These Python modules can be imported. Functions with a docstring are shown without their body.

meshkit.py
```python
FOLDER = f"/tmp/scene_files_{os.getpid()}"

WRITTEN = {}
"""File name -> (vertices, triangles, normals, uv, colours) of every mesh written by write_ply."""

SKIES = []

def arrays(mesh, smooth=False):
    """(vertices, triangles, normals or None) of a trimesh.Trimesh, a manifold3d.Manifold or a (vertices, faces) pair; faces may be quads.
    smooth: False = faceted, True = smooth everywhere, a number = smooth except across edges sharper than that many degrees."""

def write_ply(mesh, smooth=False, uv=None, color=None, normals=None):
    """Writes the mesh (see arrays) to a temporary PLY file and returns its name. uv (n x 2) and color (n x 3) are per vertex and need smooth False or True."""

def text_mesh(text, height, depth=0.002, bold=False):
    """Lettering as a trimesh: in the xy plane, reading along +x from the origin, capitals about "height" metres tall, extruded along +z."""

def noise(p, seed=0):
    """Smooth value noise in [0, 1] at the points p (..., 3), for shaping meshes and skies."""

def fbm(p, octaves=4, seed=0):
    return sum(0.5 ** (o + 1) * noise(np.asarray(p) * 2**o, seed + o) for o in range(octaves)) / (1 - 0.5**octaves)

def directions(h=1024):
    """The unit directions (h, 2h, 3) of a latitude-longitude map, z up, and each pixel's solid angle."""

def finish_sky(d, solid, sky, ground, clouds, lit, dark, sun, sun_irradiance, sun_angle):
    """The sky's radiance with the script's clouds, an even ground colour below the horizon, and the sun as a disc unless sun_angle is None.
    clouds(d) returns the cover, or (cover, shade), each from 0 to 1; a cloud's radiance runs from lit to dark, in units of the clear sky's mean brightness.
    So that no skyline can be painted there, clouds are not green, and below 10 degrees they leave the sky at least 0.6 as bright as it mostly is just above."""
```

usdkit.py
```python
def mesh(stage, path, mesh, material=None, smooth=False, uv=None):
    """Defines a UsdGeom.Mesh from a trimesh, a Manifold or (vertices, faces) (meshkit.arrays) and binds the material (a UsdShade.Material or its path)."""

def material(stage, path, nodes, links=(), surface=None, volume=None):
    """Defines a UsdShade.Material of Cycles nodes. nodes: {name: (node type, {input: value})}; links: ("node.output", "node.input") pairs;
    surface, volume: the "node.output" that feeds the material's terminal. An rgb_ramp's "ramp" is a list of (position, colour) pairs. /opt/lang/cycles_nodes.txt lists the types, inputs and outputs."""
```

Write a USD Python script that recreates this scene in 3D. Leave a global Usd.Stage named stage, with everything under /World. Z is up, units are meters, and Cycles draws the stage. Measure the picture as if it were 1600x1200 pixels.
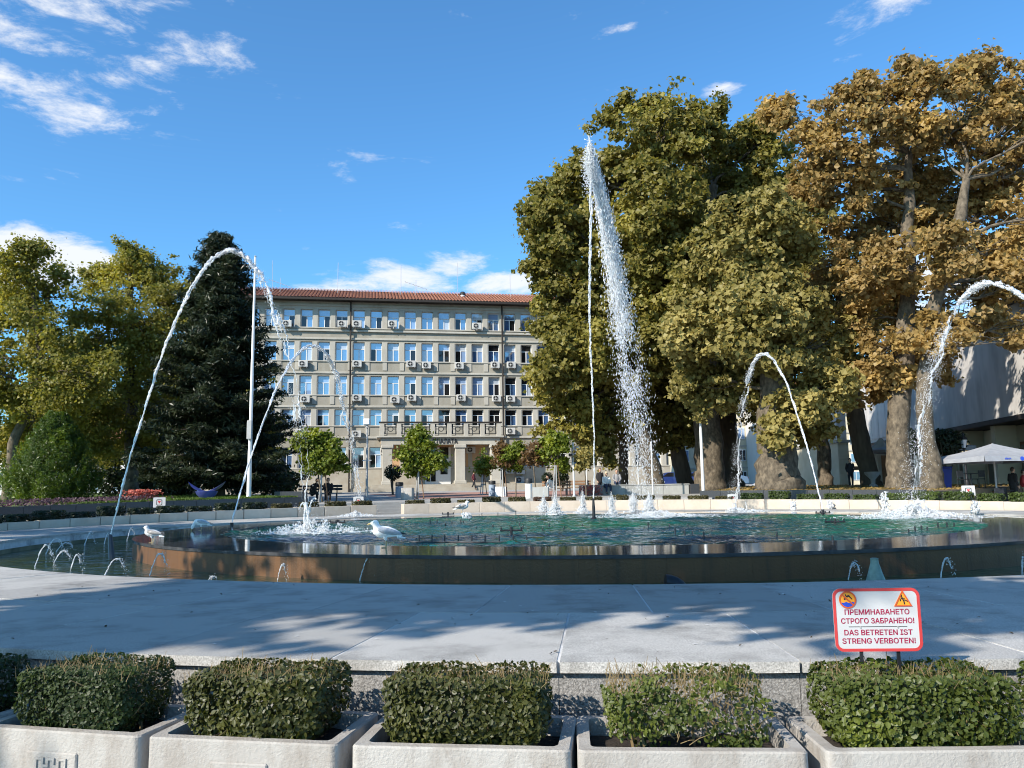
import math, random
import numpy as np, trimesh, manifold3d, usdkit, meshkit
from manifold3d import Manifold
from shapely.geometry import Polygon, LineString, Point, box as sbox
from pxr import Usd, UsdGeom, UsdLux, UsdShade, Gf, Sdf, Vt

stage = Usd.Stage.CreateInMemory()
UsdGeom.SetStageUpAxis(stage, 'Z'); UsdGeom.SetStageMetersPerUnit(stage, 1.0)
world = UsdGeom.Xform.Define(stage, '/World'); stage.SetDefaultPrim(world.GetPrim())
UsdGeom.Scope.Define(stage, '/World/Looks')
rad = math.radians

# ------------------------------------------------------------------ camera
FPX, PITCH, ROLL, EYE = 1272.5, 0.1328, 0.0153, 1.6
cam = UsdGeom.Camera.Define(stage, '/World/camera')
cam.CreateHorizontalApertureAttr(36.0); cam.CreateVerticalApertureAttr(27.0)
cam.CreateFocalLengthAttr(36.0 * FPX / 1600)
cam.CreateClippingRangeAttr(Gf.Vec2f(0.05, 5000))
cam.CreateExposureAttr(0.85)
_c, _s = math.cos(ROLL), math.sin(ROLL)
_U = np.array([0, -math.sin(PITCH), math.cos(PITCH)]); _R = np.array([1.0, 0, 0]); _F = np.array([0, math.cos(PITCH), math.sin(PITCH)])
_r, _u = _c * _R - _s * _U, _s * _R + _c * _U
cam.AddTransformOp().Set(Gf.Matrix4d(*_r, 0, *_u, 0, *(-_F), 0, 0, 0, EYE, 1))

# ------------------------------------------------------------------ sun and sky
SUN_EL, SUN_DIR = rad(33), np.array([-0.74, -0.67])
SUN_ROT = math.atan2(SUN_DIR[0], SUN_DIR[1])
sun = UsdLux.DistantLight.Define(stage, '/World/sun')
sun.CreateIntensityAttr(1.22); sun.CreateAngleAttr(0.5); sun.CreateNormalizeAttr(True); sun.CreateColorAttr(Gf.Vec3f(1.0, 0.92, 0.8))
_to = np.array([math.cos(SUN_EL) * math.sin(SUN_ROT), math.cos(SUN_EL) * math.cos(SUN_ROT), math.sin(SUN_EL)])
_x = np.cross([0, 0, 1], _to); _x /= np.linalg.norm(_x); _y = np.cross(_to, _x)
sun.AddTransformOp().Set(Gf.Matrix4d(*_x, 0, *_y, 0, *_to, 0, 0, 0, 60, 1))

def ray(px, py):
    """Direction of a line of sight of the photograph; used only to survey where the real things stand."""
    x, y = (px - 800) / FPX, -(py - 600) / FPX
    xr, yr = _c * x + _s * y, -_s * x + _c * y
    return np.array([xr, math.cos(PITCH) - yr * math.sin(PITCH), math.sin(PITCH) + yr * math.cos(PITCH)])
def at(px, py, Y):
    d = ray(px, py); return d * Y / d[1] + [0, 0, EYE]
def G(px, py, z):
    d = ray(px, py); return d * (z - EYE) / d[2] + [0, 0, EYE]

dome = UsdLux.DomeLight.Define(stage, '/World/sky')
dome.CreateIntensityAttr(1.0)
# clouds: where they stand in the sky (direction, angular radius, strength)
CL = [((135, 18), .16, 1.2), ((30, 62), .11, 1.0), ((25, 128), .15, 1.15), ((110, 160), .12, 1.1), ((290, 72), .12, 1.1), ((232, 108), .09, 1.0), ((175, 127), .05, .9),
      ((30, 405), .16, 1.9), ((125, 405), .10, 1.6), ((720, 412), .10, 1.35), ((640, 438), .11, 1.3), ((800, 440), .11, 1.4), ((550, 446), .10, 1.2), ((480, 452), .07, 1.0), ((860, 440), .08, 1.2), ((1132, 140), .045, 1.1),
      ((1330, 28), .08, 1.0), ((1400, 4), .08, 1.0), ((890, 18), .06, .85), ((962, 48), .04, .85), ((1480, 430), .14, 1.6), ((1400, 500), .12, 1.5), ((1590, 470), .12, 1.5)]
nodes = {'tc': ('texture_coordinate', {}), 'sky': ('sky_texture', dict(sky_type='single_scattering', sun_disc=False, sun_elevation=SUN_EL, sun_rotation=SUN_ROT, altitude=50.0, air_density=1.0, aerosol_density=0.8, ozone_density=2.2)),
         'map': ('mapping', dict(mapping_type='point', scale=(1.0, 1.0, 2.8))),
         'n1': ('noise_texture', dict(scale=9.5, detail=10.0, roughness=0.66, distortion=0.25)),
         'nc': ('math', dict(math_type='multiply_add', value2=2.4, value3=-0.70)), 'n2': ('noise_texture', dict(scale=2.2, detail=3.0, roughness=0.5)),
         'base': ('math', dict(math_type='multiply', value2=0.10)),
         'bg': ('background_shader', dict(strength=0.092))}
links = [('tc.generated', 'map.vector'), ('map.vector', 'n1.vector'), ('map.vector', 'n2.vector'), ('n2.fac', 'base.value1')]
prev = 'base.value'
for i, ((px, py), rr, st) in enumerate(CL):
    d = ray(px, py); d /= np.linalg.norm(d)
    nodes[f'd{i}'] = ('vector_math', dict(math_type='distance', vector2=(d[0], d[1], d[2] * 2.8)))
    nodes[f'r{i}'] = ('map_range', dict(range_type='smoothstep', from_min=rr, from_max=0.0, to_min=0.0, to_max=0.62 * st, clamp=True))
    nodes[f'm{i}'] = ('math', dict(math_type='maximum'))
    links += [('map.vector', f'd{i}.vector1'), (f'd{i}.value', f'r{i}.value'), (f'r{i}.result', f'm{i}.value1'), (prev, f'm{i}.value2')]
    prev = f'm{i}.value'
nodes['sum'] = ('math', dict(math_type='add')); links += [(prev, 'sum.value1'), ('n1.fac', 'nc.value1'), ('nc.value', 'sum.value2')]
nodes['cov'] = ('map_range', dict(range_type='smoothstep', from_min=0.84, from_max=1.42, to_min=0.0, to_max=0.92, clamp=True)); links += [('sum.value', 'cov.value')]
nodes['mix'] = ('mix', dict(mix_type='mix', color2=(6.0, 6.15, 6.4))); links += [('cov.result', 'mix.fac'), ('tint.color', 'mix.color1'), ('mix.color', 'bg.color')]
nodes['tint'] = ('mix', dict(mix_type='multiply', fac=1.0, color2=(0.64, 1.18, 1.50))); links += [('sky.color', 'tint.color1')]
skymat = usdkit.material(stage, '/World/Looks/sky', nodes, links, surface='bg.background')
UsdShade.MaterialBindingAPI.Apply(dome.GetPrim()).Bind(skymat)
dome.GetPrim().SetCustomDataByKey('label', 'blue autumn sky with scattered white clouds'); dome.GetPrim().SetCustomDataByKey('kind', 'structure')

# ------------------------------------------------------------------ helpers
_used = {}
def _path(parent, name):
    base = (str(parent.GetPath()) if parent is not None else '/World') + '/' + name
    k = _used.get(base, -1) + 1; _used[base] = k
    return base if k == 0 else f'{base}_{k:03d}'
def setdata(p, **kw):
    for k, v in kw.items():
        if v is not None: p.SetCustomDataByKey(k, v)
def thing(name, label, cat, loc=(0, 0, 0), rotz=0, group=None, kind=None):
    x = UsdGeom.Xform.Define(stage, _path(None, name))
    x.AddTranslateOp().Set(Gf.Vec3d(*map(float, loc)))
    if rotz: x.AddRotateZOp().Set(float(rotz))
    p = x.GetPrim(); setdata(p, label=label, category=cat, group=group, kind=kind); return p
def part(parent, name, mesh, mat, smooth=False, label=None, kind=None):
    m = usdkit.mesh(stage, _path(parent, name), mesh.out() if isinstance(mesh, MB) else mesh, mat, smooth)
    setdata(m.GetPrim(), label=label, kind=kind); return m.GetPrim()
def single(name, mesh, mat, label, cat=None, group=None, kind=None, smooth=False):
    p = part(None, name, mesh, mat, smooth); setdata(p, label=label, category=cat, group=group, kind=kind); return p
def dup(src, label, loc, rotz=0, group=None, scale=None):
    d = src.GetCustomData()
    name = src.GetName()
    if name[-3:].isdigit(): name = name[:-4]
    x = UsdGeom.Xform.Define(stage, _path(None, name))
    x.GetPrim().GetReferences().AddInternalReference(src.GetPath())
    x.ClearXformOpOrder()
    x.MakeMatrixXform().Set(_trs(loc, rotz, scale))
    p = x.GetPrim(); setdata(p, label=label, category=d['category'], group=group or d.get('group')); p.SetInstanceable(True); return p
def _trs(loc, rotz, scale=None):
    a = rad(rotz); s = scale or (1, 1, 1); c, n = math.cos(a), math.sin(a)
    return Gf.Matrix4d(c * s[0], n * s[0], 0, 0, -n * s[1], c * s[1], 0, 0, 0, 0, s[2], 0, *map(float, loc), 1)

class MB:
    """Collects triangles."""
    def __init__(s): s.v, s.f, s.n = [], [], 0
    def add(s, v, f):
        v = np.asarray(v, float).reshape(-1, 3); f = np.asarray(f, int)
        if f.shape[1] == 4: f = np.vstack([f[:, [0, 1, 2]], f[:, [0, 2, 3]]])
        s.v.append(v); s.f.append(f + s.n); s.n += len(v); return s
    def tm(s, m, M=None):
        v = np.asarray(m.vertices)
        if M is not None: v = v @ np.asarray(M)[:3, :3].T + np.asarray(M)[:3, 3]
        return s.add(v, m.faces)
    def mf(s, m):
        q = m.to_mesh(); return s.add(q.vert_properties[:, :3], q.tri_verts)
    def box(s, lo, hi, ch=0.0):
        lo, hi = np.minimum(lo, hi).astype(float), np.maximum(lo, hi).astype(float)
        if ch <= 0:
            v = np.array([[(lo, hi)[a][0], (lo, hi)[b][1], (lo, hi)[c][2]] for a in (0, 1) for b in (0, 1) for c in (0, 1)])
            return s.add(v, [[0, 1, 3, 2], [4, 6, 7, 5], [0, 4, 5, 1], [2, 3, 7, 6], [0, 2, 6, 4], [1, 5, 7, 3]])
        v = []
        for a in (0, 1):
            for b in (0, 1):
                for c in (0, 1):
                    p = np.array([(lo, hi)[a][0], (lo, hi)[b][1], (lo, hi)[c][2]]); d = np.array([1 - 2 * a, 1 - 2 * b, 1 - 2 * c]) * ch
                    for k in range(3):
                        q = p + d; q[k] = p[k]; v.append(q)
        h = trimesh.convex.convex_hull(np.array(v)); return s.add(h.vertices, h.faces)
    def tube(s, pts, radii, sides=6, caps=True):
        p = np.asarray(pts, float); r = np.broadcast_to(np.asarray(radii, float), (len(p),))
        t = np.gradient(p, axis=0); t /= np.linalg.norm(t, axis=1, keepdims=True) + 1e-12
        ref = np.array([0, 0, 1.0]) if abs(t[:, 2]).mean() < .8 else np.array([1.0, 0, 0])
        a = np.cross(t, ref); a /= np.linalg.norm(a, axis=1, keepdims=True) + 1e-12; b = np.cross(t, a)
        g = np.arange(sides) * 2 * np.pi / sides
        v = p[:, None] + r[:, None, None] * (np.cos(g)[None, :, None] * a[:, None] + np.sin(g)[None, :, None] * b[:, None])
        n = len(p); i, j = np.meshgrid(np.arange(n - 1), np.arange(sides), indexing='ij'); k = (j + 1) % sides
        f = np.stack([i * sides + j, (i + 1) * sides + j, (i + 1) * sides + k, i * sides + k], -1).reshape(-1, 4)
        f = np.vstack([f[:, [0, 1, 2]], f[:, [0, 2, 3]]]); v = v.reshape(-1, 3)
        if caps:
            v = np.vstack([v, p[0], p[-1]]); m = n * sides; q = np.arange(sides); w = (q + 1) % sides
            f = np.vstack([f, np.stack([np.full(sides, m), q, w], 1), np.stack([np.full(sides, m + 1), (n - 1) * sides + w, (n - 1) * sides + q], 1)])
        return s.add(v, f)
    def cyl(s, base, r, h, sides=16, r2=None):
        b = np.asarray(base, float); return s.tube([b, b + [0, 0, h]], [r, r if r2 is None else r2], sides)
    def lathe(s, base, prof, sides=20):
        """prof: (radius, height) from bottom to top."""
        b = np.asarray(base, float); pr = np.asarray(prof, float); g = np.arange(sides) * 2 * np.pi / sides
        v = np.stack([b[0] + pr[:, 0, None] * np.cos(g), b[1] + pr[:, 0, None] * np.sin(g), np.broadcast_to(b[2] + pr[:, 1, None], (len(pr), sides))], -1)
        n = len(pr); i, j = np.meshgrid(np.arange(n - 1), np.arange(sides), indexing='ij'); k = (j + 1) % sides
        f = np.stack([i * sides + j, i * sides + k, (i + 1) * sides + k, (i + 1) * sides + j], -1).reshape(-1, 4)
        return s.add(v.reshape(-1, 3), f)
    def prism(s, poly, h, M=None):
        """shapely polygon(s) in xy extruded along +z by h, then placed by the 4x4 M."""
        for g in getattr(poly, 'geoms', [poly]):
            if g.is_empty or g.area < 1e-9: continue
            s.tm(trimesh.creation.extrude_polygon(g, h, engine='earcut'), M)
        return s
    def out(s): return (np.vstack(s.v), np.vstack(s.f))
    def moved(s, M):
        v = np.vstack(s.v); M = np.asarray(M); s.v = [v @ M[:3, :3].T + M[:3, 3]]; s.f = [np.vstack(s.f)]; return s

def frame(o, x, y, z):
    M = np.eye(4); M[:3, 0], M[:3, 1], M[:3, 2], M[:3, 3] = x, y, z, o; return M
def upright(o, yaw=0.0):
    """Local x = right along the wall, local y = up, local z = out of the wall. yaw 0 faces -Y."""
    c, n = math.cos(yaw), math.sin(yaw); return frame(o, (c, n, 0), (0, 0, 1), (n, -c, 0))
def slab_ring(r0, r1, a0, a1, z0, z1, n=6, C=(0, 0)):
    """A block of an annulus; angles in degrees from -Y (towards the viewer), positive to +X."""
    g = np.radians(np.linspace(a0, a1, n + 1)); d = np.stack([np.sin(g), -np.cos(g)], 1); C = np.asarray(C)
    rows = [np.c_[C + d * r, np.full(n + 1, z)] for r, z in ((r0, z0), (r1, z0), (r1, z1), (r0, z1))]
    v = np.vstack(rows); m = n + 1; f = []
    for i in range(n):
        for k in range(4):
            a, b = k * m, ((k + 1) % 4) * m; f.append([a + i, b + i, b + i + 1, a + i + 1])
    f += [[0, 3 * m, 2 * m, m], [n, m + n, 2 * m + n, 3 * m + n]]
    return MB().add(v, np.array(f)[:, ::-1])

# ------------------------------------------------------------------ materials
def M(name, c1, c2=None, scale=3.0, rough=0.75, bump=0.0, bscale=40.0, metallic=0.0, spec=0.4, dirt=None, dscale=1.0, damt=0.5, island=0.0, detail=6.0, stretch=None, coat=0.0):
    """A principled surface whose colour wanders between c1 and c2, with stains (dirt) and a fine bump."""
    c2 = c2 if c2 is not None else tuple(min(1, x * 1.18) for x in c1)
    n = {'g': ('geometry', {}), 'mp': ('mapping', dict(mapping_type='point', scale=stretch or (1.0, 1.0, 1.0))),
         'n': ('noise_texture', dict(scale=scale, detail=detail, roughness=0.6)), 'r': ('rgb_ramp', {'ramp': [(0.3, c1), (0.7, c2)]}),
         'p': ('principled_bsdf', dict(roughness=rough, metallic=metallic, specular_ior_level=spec, coat_weight=coat))}
    l = [('g.position', 'mp.vector'), ('mp.vector', 'n.vector'), ('n.fac', 'r.fac')]; col = 'r.color'
    if dirt is not None:
        n['dn'] = ('noise_texture', dict(scale=dscale, detail=8.0, roughness=0.7)); n['dr'] = ('map_range', dict(from_min=0.48, from_max=0.72, to_min=0.0, to_max=damt, clamp=True)); n['dm'] = ('mix', dict(mix_type='mix', color2=dirt))
        l += [('mp.vector', 'dn.vector'), ('dn.fac', 'dr.value'), ('dr.result', 'dm.fac'), (col, 'dm.color1')]; col = 'dm.color'
    if island:
        n['ir'] = ('map_range', dict(to_min=1 - island, to_max=1 + island)); n['iv'] = ('vector_math', dict(math_type='scale'))
        n['oi'] = ('object_info', {}); l += [('oi.random' if island < .19 else 'g.random_per_island', 'ir.value'), ('ir.result', 'iv.scale'), (col, 'iv.vector1')]; col = 'iv.vector'
    l.append((col, 'p.base_color'))
    if bump:
        n['bn'] = ('noise_texture', dict(scale=bscale, detail=5.0, roughness=0.65)); n['b'] = ('bump', dict(strength=bump, distance=0.02)); l += [('g.position', 'bn.vector'), ('bn.fac', 'b.height'), ('b.normal', 'p.normal')]
    return usdkit.material(stage, '/World/Looks/' + name, n, l, surface='p.BSDF')

def LEAF(name, ramp, trans=0.35, nscale=0.35, rough=0.5, spec=0.35, clump=0.25):
    """Leaves: each its own tone out of the ramp, drifting over the crown, with light passing through."""
    n = {'g': ('geometry', {}), 'n': ('noise_texture', dict(scale=nscale, detail=3.0)), 'mr': ('map_range', dict(from_min=0.3, from_max=0.7, to_min=-clump, to_max=clump)),
         'a': ('math', dict(math_type='add', use_clamp=True)), 'r': ('rgb_ramp', {'ramp': ramp}), 'p': ('principled_bsdf', dict(roughness=rough, specular_ior_level=spec)),
         't': ('translucent_bsdf', {}), 'h': ('hsv', dict(value=1.35, saturation=1.1)), 'm': ('mix_closure', dict(fac=trans))}
    l = [('g.position', 'n.vector'), ('n.fac', 'mr.value'), ('mr.result', 'a.value1'), ('g.random_per_island', 'a.value2'), ('a.value', 'r.fac'), ('r.color', 'p.base_color'),
         ('r.color', 'h.color'), ('h.color', 't.color'), ('p.BSDF', 'm.closure1'), ('t.BSDF', 'm.closure2')]
    return usdkit.material(stage, '/World/Looks/' + name, n, l, surface='m.closure')

CONC = M('pale_concrete', (0.296, 0.276, 0.256), (0.368, 0.352, 0.332), 2.6, 0.85, 0.45, 70, dirt=(0.15, 0.115, 0.085), dscale=5.5, damt=0.6, stretch=(1, 1, .4))
CONCF = M('beige_concrete', (0.4, 0.336, 0.272), (0.464, 0.4, 0.332), 1.2, 0.85, 0.3, 40, dirt=(0.30, 0.25, 0.19), dscale=1.4, damt=0.45)
SOIL = M('dark_soil', (0.012, 0.009, 0.007), (0.04, 0.03, 0.022), 30, 0.95, 1.0, 60)
GRAN = M('grey_granite', (0.20, 0.195, 0.185), (0.50, 0.485, 0.46), 110, 0.6, 0.25, 160, dirt=(0.11, 0.105, 0.095), dscale=2.3, damt=0.72, island=0.17, detail=2)
GRANW = M('rough_granite', (0.119, 0.115, 0.111), (0.34, 0.332, 0.323), 75, 0.8, 0.6, 90, dirt=(0.10, 0.095, 0.09), dscale=2.5, damt=0.5, detail=2)
GRANE = M('granite_edge', (0.10, 0.10, 0.10), (0.26, 0.26, 0.26), 60, 0.8, 0.5, 70, dirt=(0.04, 0.04, 0.04), dscale=7, damt=0.8)
JOINT = M('joint_mortar', (0.425, 0.425, 0.425), (0.578, 0.578, 0.578), 5, 0.9, dirt=(0.03, 0.03, 0.03), dscale=0.9, damt=0.95)
WETGR = M('wet_granite', (0.030, 0.032, 0.036), (0.075, 0.075, 0.078), 4, 0.07, 0.03, 7, spec=0.9)
RUST = M('stained_stone', (0.034, 0.024, 0.014), (0.20, 0.085, 0.026), 1.6, 0.5, 0.3, 30, dirt=(0.024, 0.024, 0.015), dscale=1.6, damt=0.9, stretch=(2.2, 2.2, 0.10))
POOLB = M('pool_tiles', (0.01, 0.10, 0.08), (0.02, 0.17, 0.12), 0.7, 0.5)
ALGAE = M('algae_stone', (0.10, 0.10, 0.06), (0.20, 0.19, 0.12), 2, 0.7, 0.3, 20, dirt=(0.03, 0.04, 0.02), dscale=1.2, damt=0.7, stretch=(1, 1, 0.4))
PAVE = M('paving', (0.246, 0.238, 0.23), (0.32, 0.312, 0.295), 0.8, 0.85, 0.2, 30, dirt=(0.2, 0.19, 0.18), dscale=0.5, damt=0.5)
PAVER = M('red_paving', (0.25, 0.13, 0.10), (0.34, 0.19, 0.15), 1.5, 0.85, 0.2, 30)
ASPH = M('asphalt', (0.10, 0.10, 0.10), (0.16, 0.155, 0.15), 2, 0.9, 0.3, 40)
BLACKW = M('black_granite', (0.022, 0.023, 0.028), (0.045, 0.046, 0.05), 20, 0.35, 0.05, 40, spec=0.5)
GREYW = M('grey_stone_wall', (0.26, 0.26, 0.25), (0.36, 0.36, 0.34), 1.5, 0.7, 0.15, 40, dirt=(0.16, 0.15, 0.13), dscale=1.2, damt=0.5, stretch=(1, 1, .3))
LAWN = M('lawn_soil', (0.06, 0.10, 0.015), (0.11, 0.15, 0.025), 3, 0.9, 0.5, 60)
EARTH = M('earth', (0.07, 0.055, 0.035), (0.13, 0.10, 0.06), 1.2, 0.95, 0.6, 30)
METAL = M('dark_metal', (0.02, 0.02, 0.022), (0.045, 0.045, 0.05), 8, 0.4, metallic=0.6)
BRONZE = M('verdigris', (0.16, 0.23, 0.19), (0.26, 0.33, 0.28), 9, 0.55, dirt=(0.08, 0.1, 0.08), dscale=6)
WHITEP = M('white_paint', (0.561, 0.561, 0.561), (0.629, 0.629, 0.62), 3, 0.45, dirt=(0.4, 0.38, 0.35), dscale=3, damt=0.4)
GREYP = M('grey_paint', (0.30, 0.30, 0.30), (0.36, 0.36, 0.36), 3, 0.5)
BROWNW = M('brown_wood', (0.16, 0.085, 0.045), (0.25, 0.14, 0.075), 5, 0.7, stretch=(1, 1, 6))
BLACKP = M('black_paint', (0.015, 0.015, 0.016), (0.03, 0.03, 0.03), 5, 0.5)
BARKP = M('plane_bark', (0.035, 0.027, 0.018), (0.175, 0.14, 0.098), 5.5, 0.85, 1.0, 11, dirt=(0.035, 0.028, 0.02), dscale=3.4, damt=0.9, stretch=(1, 1, .6))
BARKD = M('dark_bark', (0.045, 0.035, 0.025), (0.10, 0.08, 0.055), 4, 0.9, 0.8, 20, stretch=(1, 1, .3))
TWIG = M('twig', (0.13, 0.095, 0.045), (0.22, 0.16, 0.075), 20, 0.8)

def water(name, c1, c2, wsc, strength, foamy=None):
    n = {'g': ('geometry', {}), 'm1': ('mapping', dict(mapping_type='point', scale=(1.0, 1.0, 1.0))), 'n1': ('noise_texture', dict(scale=wsc, detail=4.0, roughness=0.55, distortion=0.4)), 'n2': ('noise_texture', dict(scale=wsc * 0.28, detail=2.0)),
         'ad': ('math', dict(math_type='add')), 'b': ('bump', dict(strength=strength, distance=0.22)), 'cn': ('noise_texture', dict(scale=0.13, detail=3.0)), 'r': ('rgb_ramp', {'ramp': [(0.35, c1), (0.65, c2)]}),
         'p': ('principled_bsdf', dict(roughness=0.04, ior=1.33, specular_ior_level=0.55))}
    l = [('g.position', 'm1.vector'), ('m1.vector', 'n1.vector'), ('m1.vector', 'n2.vector'), ('n1.fac', 'ad.value1'), ('n2.fac', 'ad.value2'), ('ad.value', 'b.height'), ('b.normal', 'p.normal'), ('g.position', 'cn.vector'), ('cn.fac', 'r.fac'), ('r.color', 'p.base_color')]
    return usdkit.material(stage, '/World/Looks/' + name, n, l, surface='p.BSDF')
WPOOL = water('pool_water', (0.003, 0.022, 0.060), (0.006, 0.105, 0.050), 4.2, 1.0)  # dark blue patches carry the sky reflection in the colour; green is the pool
WMOAT = water('moat_water', (0.012, 0.022, 0.010), (0.020, 0.034, 0.014), 3.0, 0.3)
SPRAY = usdkit.material(stage, '/World/Looks/water_spray', {'g': ('principled_bsdf', dict(base_color=(0.97, 0.98, 1.0), transmission_weight=1.0, roughness=0.08, ior=1.33)),
    'd': ('principled_bsdf', dict(base_color=(0.93, 0.93, 0.93), roughness=0.25, specular_ior_level=0.7)), 't': ('translucent_bsdf', dict(color=(0.93, 0.93, 0.92))), 'm1': ('mix_closure', dict(fac=0.42)), 'm2': ('mix_closure', dict(fac=0.5))},
    [('d.BSDF', 'm1.closure1'), ('t.BSDF', 'm1.closure2'), ('g.BSDF', 'm2.closure1'), ('m1.closure', 'm2.closure2')], surface='m2.closure')
FOAM = usdkit.material(stage, '/World/Looks/foam', {'g': ('geometry', {}), 'n': ('noise_texture', dict(scale=4.0, detail=8.0, roughness=0.7)), 'r': ('map_range', dict(from_min=0.50, from_max=0.62, clamp=True)),
    'd': ('principled_bsdf', dict(base_color=(0.85, 0.9, 0.93), roughness=0.4)), 't': ('transparent_bsdf', {}), 'm': ('mix_closure', {})},
    [('g.position', 'n.vector'), ('n.fac', 'r.value'), ('r.result', 'm.fac'), ('t.BSDF', 'm.closure1'), ('d.BSDF', 'm.closure2')], surface='m.closure')

# ------------------------------------------------------------------ ground
CX, CY = 2.0, 22.0
C2 = np.array([CX, CY]); RO, RI, RP, RL = 17.57, 13.93, 11.05, 9.25
HC, HP, ZW, ZM = 0.70, 0.766, 0.745, 0.40
def base(x, y): return max(0.0, 0.0172 * (min(y, 130) - 5))
def pol(a, r): return CX + r * math.sin(rad(a)), CY + r * math.cos(rad(a))      # angle from +Y (away from the viewer)
PL0, PL1, TR1 = -34.0, 20.5, 49.0
def gz(x, y):
    r = math.hypot(x - CX, y - CY); a = math.degrees(math.atan2(x - CX, y - CY)); b = base(x, y)
    if PL0 <= a <= PL1: return b + (0.0 if r < 20.0 else 0.6 if r > 21.4 else 0.3)
    if a > PL1 and a < TR1 and 21.3 < r < 44: return b + 0.86
    if -118 < a < PL0 and 21.9 < r < 75: return b + 0.92
    return b
rs = [17.3, 18, 19, 20, 21.5, 24, 28, 34, 42, 55, 75, 100, 140, 220, 400, 900]
na = 120
v, f = [], []
for r in rs:
    for k in range(na):
        x, y = pol(k * 360 / na, r); v.append((x, y, base(x, y)))
for i in range(len(rs) - 1):
    for k in range(na):
        a, b = i * na + k, i * na + (k + 1) % na; f.append([a, b, b + na, a + na])
ground = single('ground', (np.array(v), np.array(f)[:, ::-1]), PAVE, 'grey paved ground around the fountain', kind='structure')

def sector(r0, r1, a0, a1, dz, skirt, nr=8, n_a=40, rfun=None):
    """A raised terrace: a top sheet that follows the slope and a skirt down to the ground."""
    v, f = [], []
    rr = np.linspace(0, 1, nr) ** 1.5 * (r1 - r0) + r0
    for r in rr:
        for a in np.linspace(a0, a1, n_a):
            x, y = pol(a, r); v.append((x, y, base(x, y) + dz))
    for i in range(nr - 1):
        for k in range(n_a - 1):
            p = i * n_a + k; f.append([p, p + n_a, p + n_a + 1, p + 1])
    v, f = np.array(v), np.array(f)
    m = MB().add(v, f)
    loop = [k for k in range(n_a)] + [i * n_a + n_a - 1 for i in range(1, nr)] + [(nr - 1) * n_a + k for k in range(n_a - 2, -1, -1)] + [i * n_a for i in range(nr - 2, 0, -1)]
    L = v[loop]; n = len(L); lo = L.copy(); lo[:, 2] -= skirt
    m.add(np.vstack([L, lo]), [[i, (i + 1) % n, n + (i + 1) % n, n + i] for i in range(n)]); return m
single('plaza', sector(21.3, 150, PL0, PL1, 0.6, 0.9), PAVE, 'light paved plaza in front of the building', kind='structure')
single('red_paving', sector(27, 47, -17, 4.5, 0.606, 0.004), PAVER, 'brick red paved strip leading to the entrance', kind='structure')
single('garden_bed', sector(21.95, 75, -118, PL0 - .15, 0.90, 1.0), LAWN, 'lawn terrace on the left of the fountain', kind='structure')
single('tree_terrace', sector(21.35, 44, PL1 + .15, TR1, 0.84, 1.0), EARTH, 'earth terrace under the plane trees', kind='structure')
st = thing('fountain_steps', 'stone steps rising to the plaza seen through the gap in the far planters', 'steps')
for k in range(4):
    m = MB()
    for a in np.arange(-33.5, 20, 4.0):
        x, y = pol(a + 2, 20)
        q = slab_ring(19.6 + .36 * k, 21.28, 180 - a - 3.98, 180 - a, base(x, y) - .1, base(x, y) + .15 * (k + 1) - .004 * (k == 3), 3, C2); m.add(*q.out())
    part(st, 'step', m, PAVE)

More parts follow.
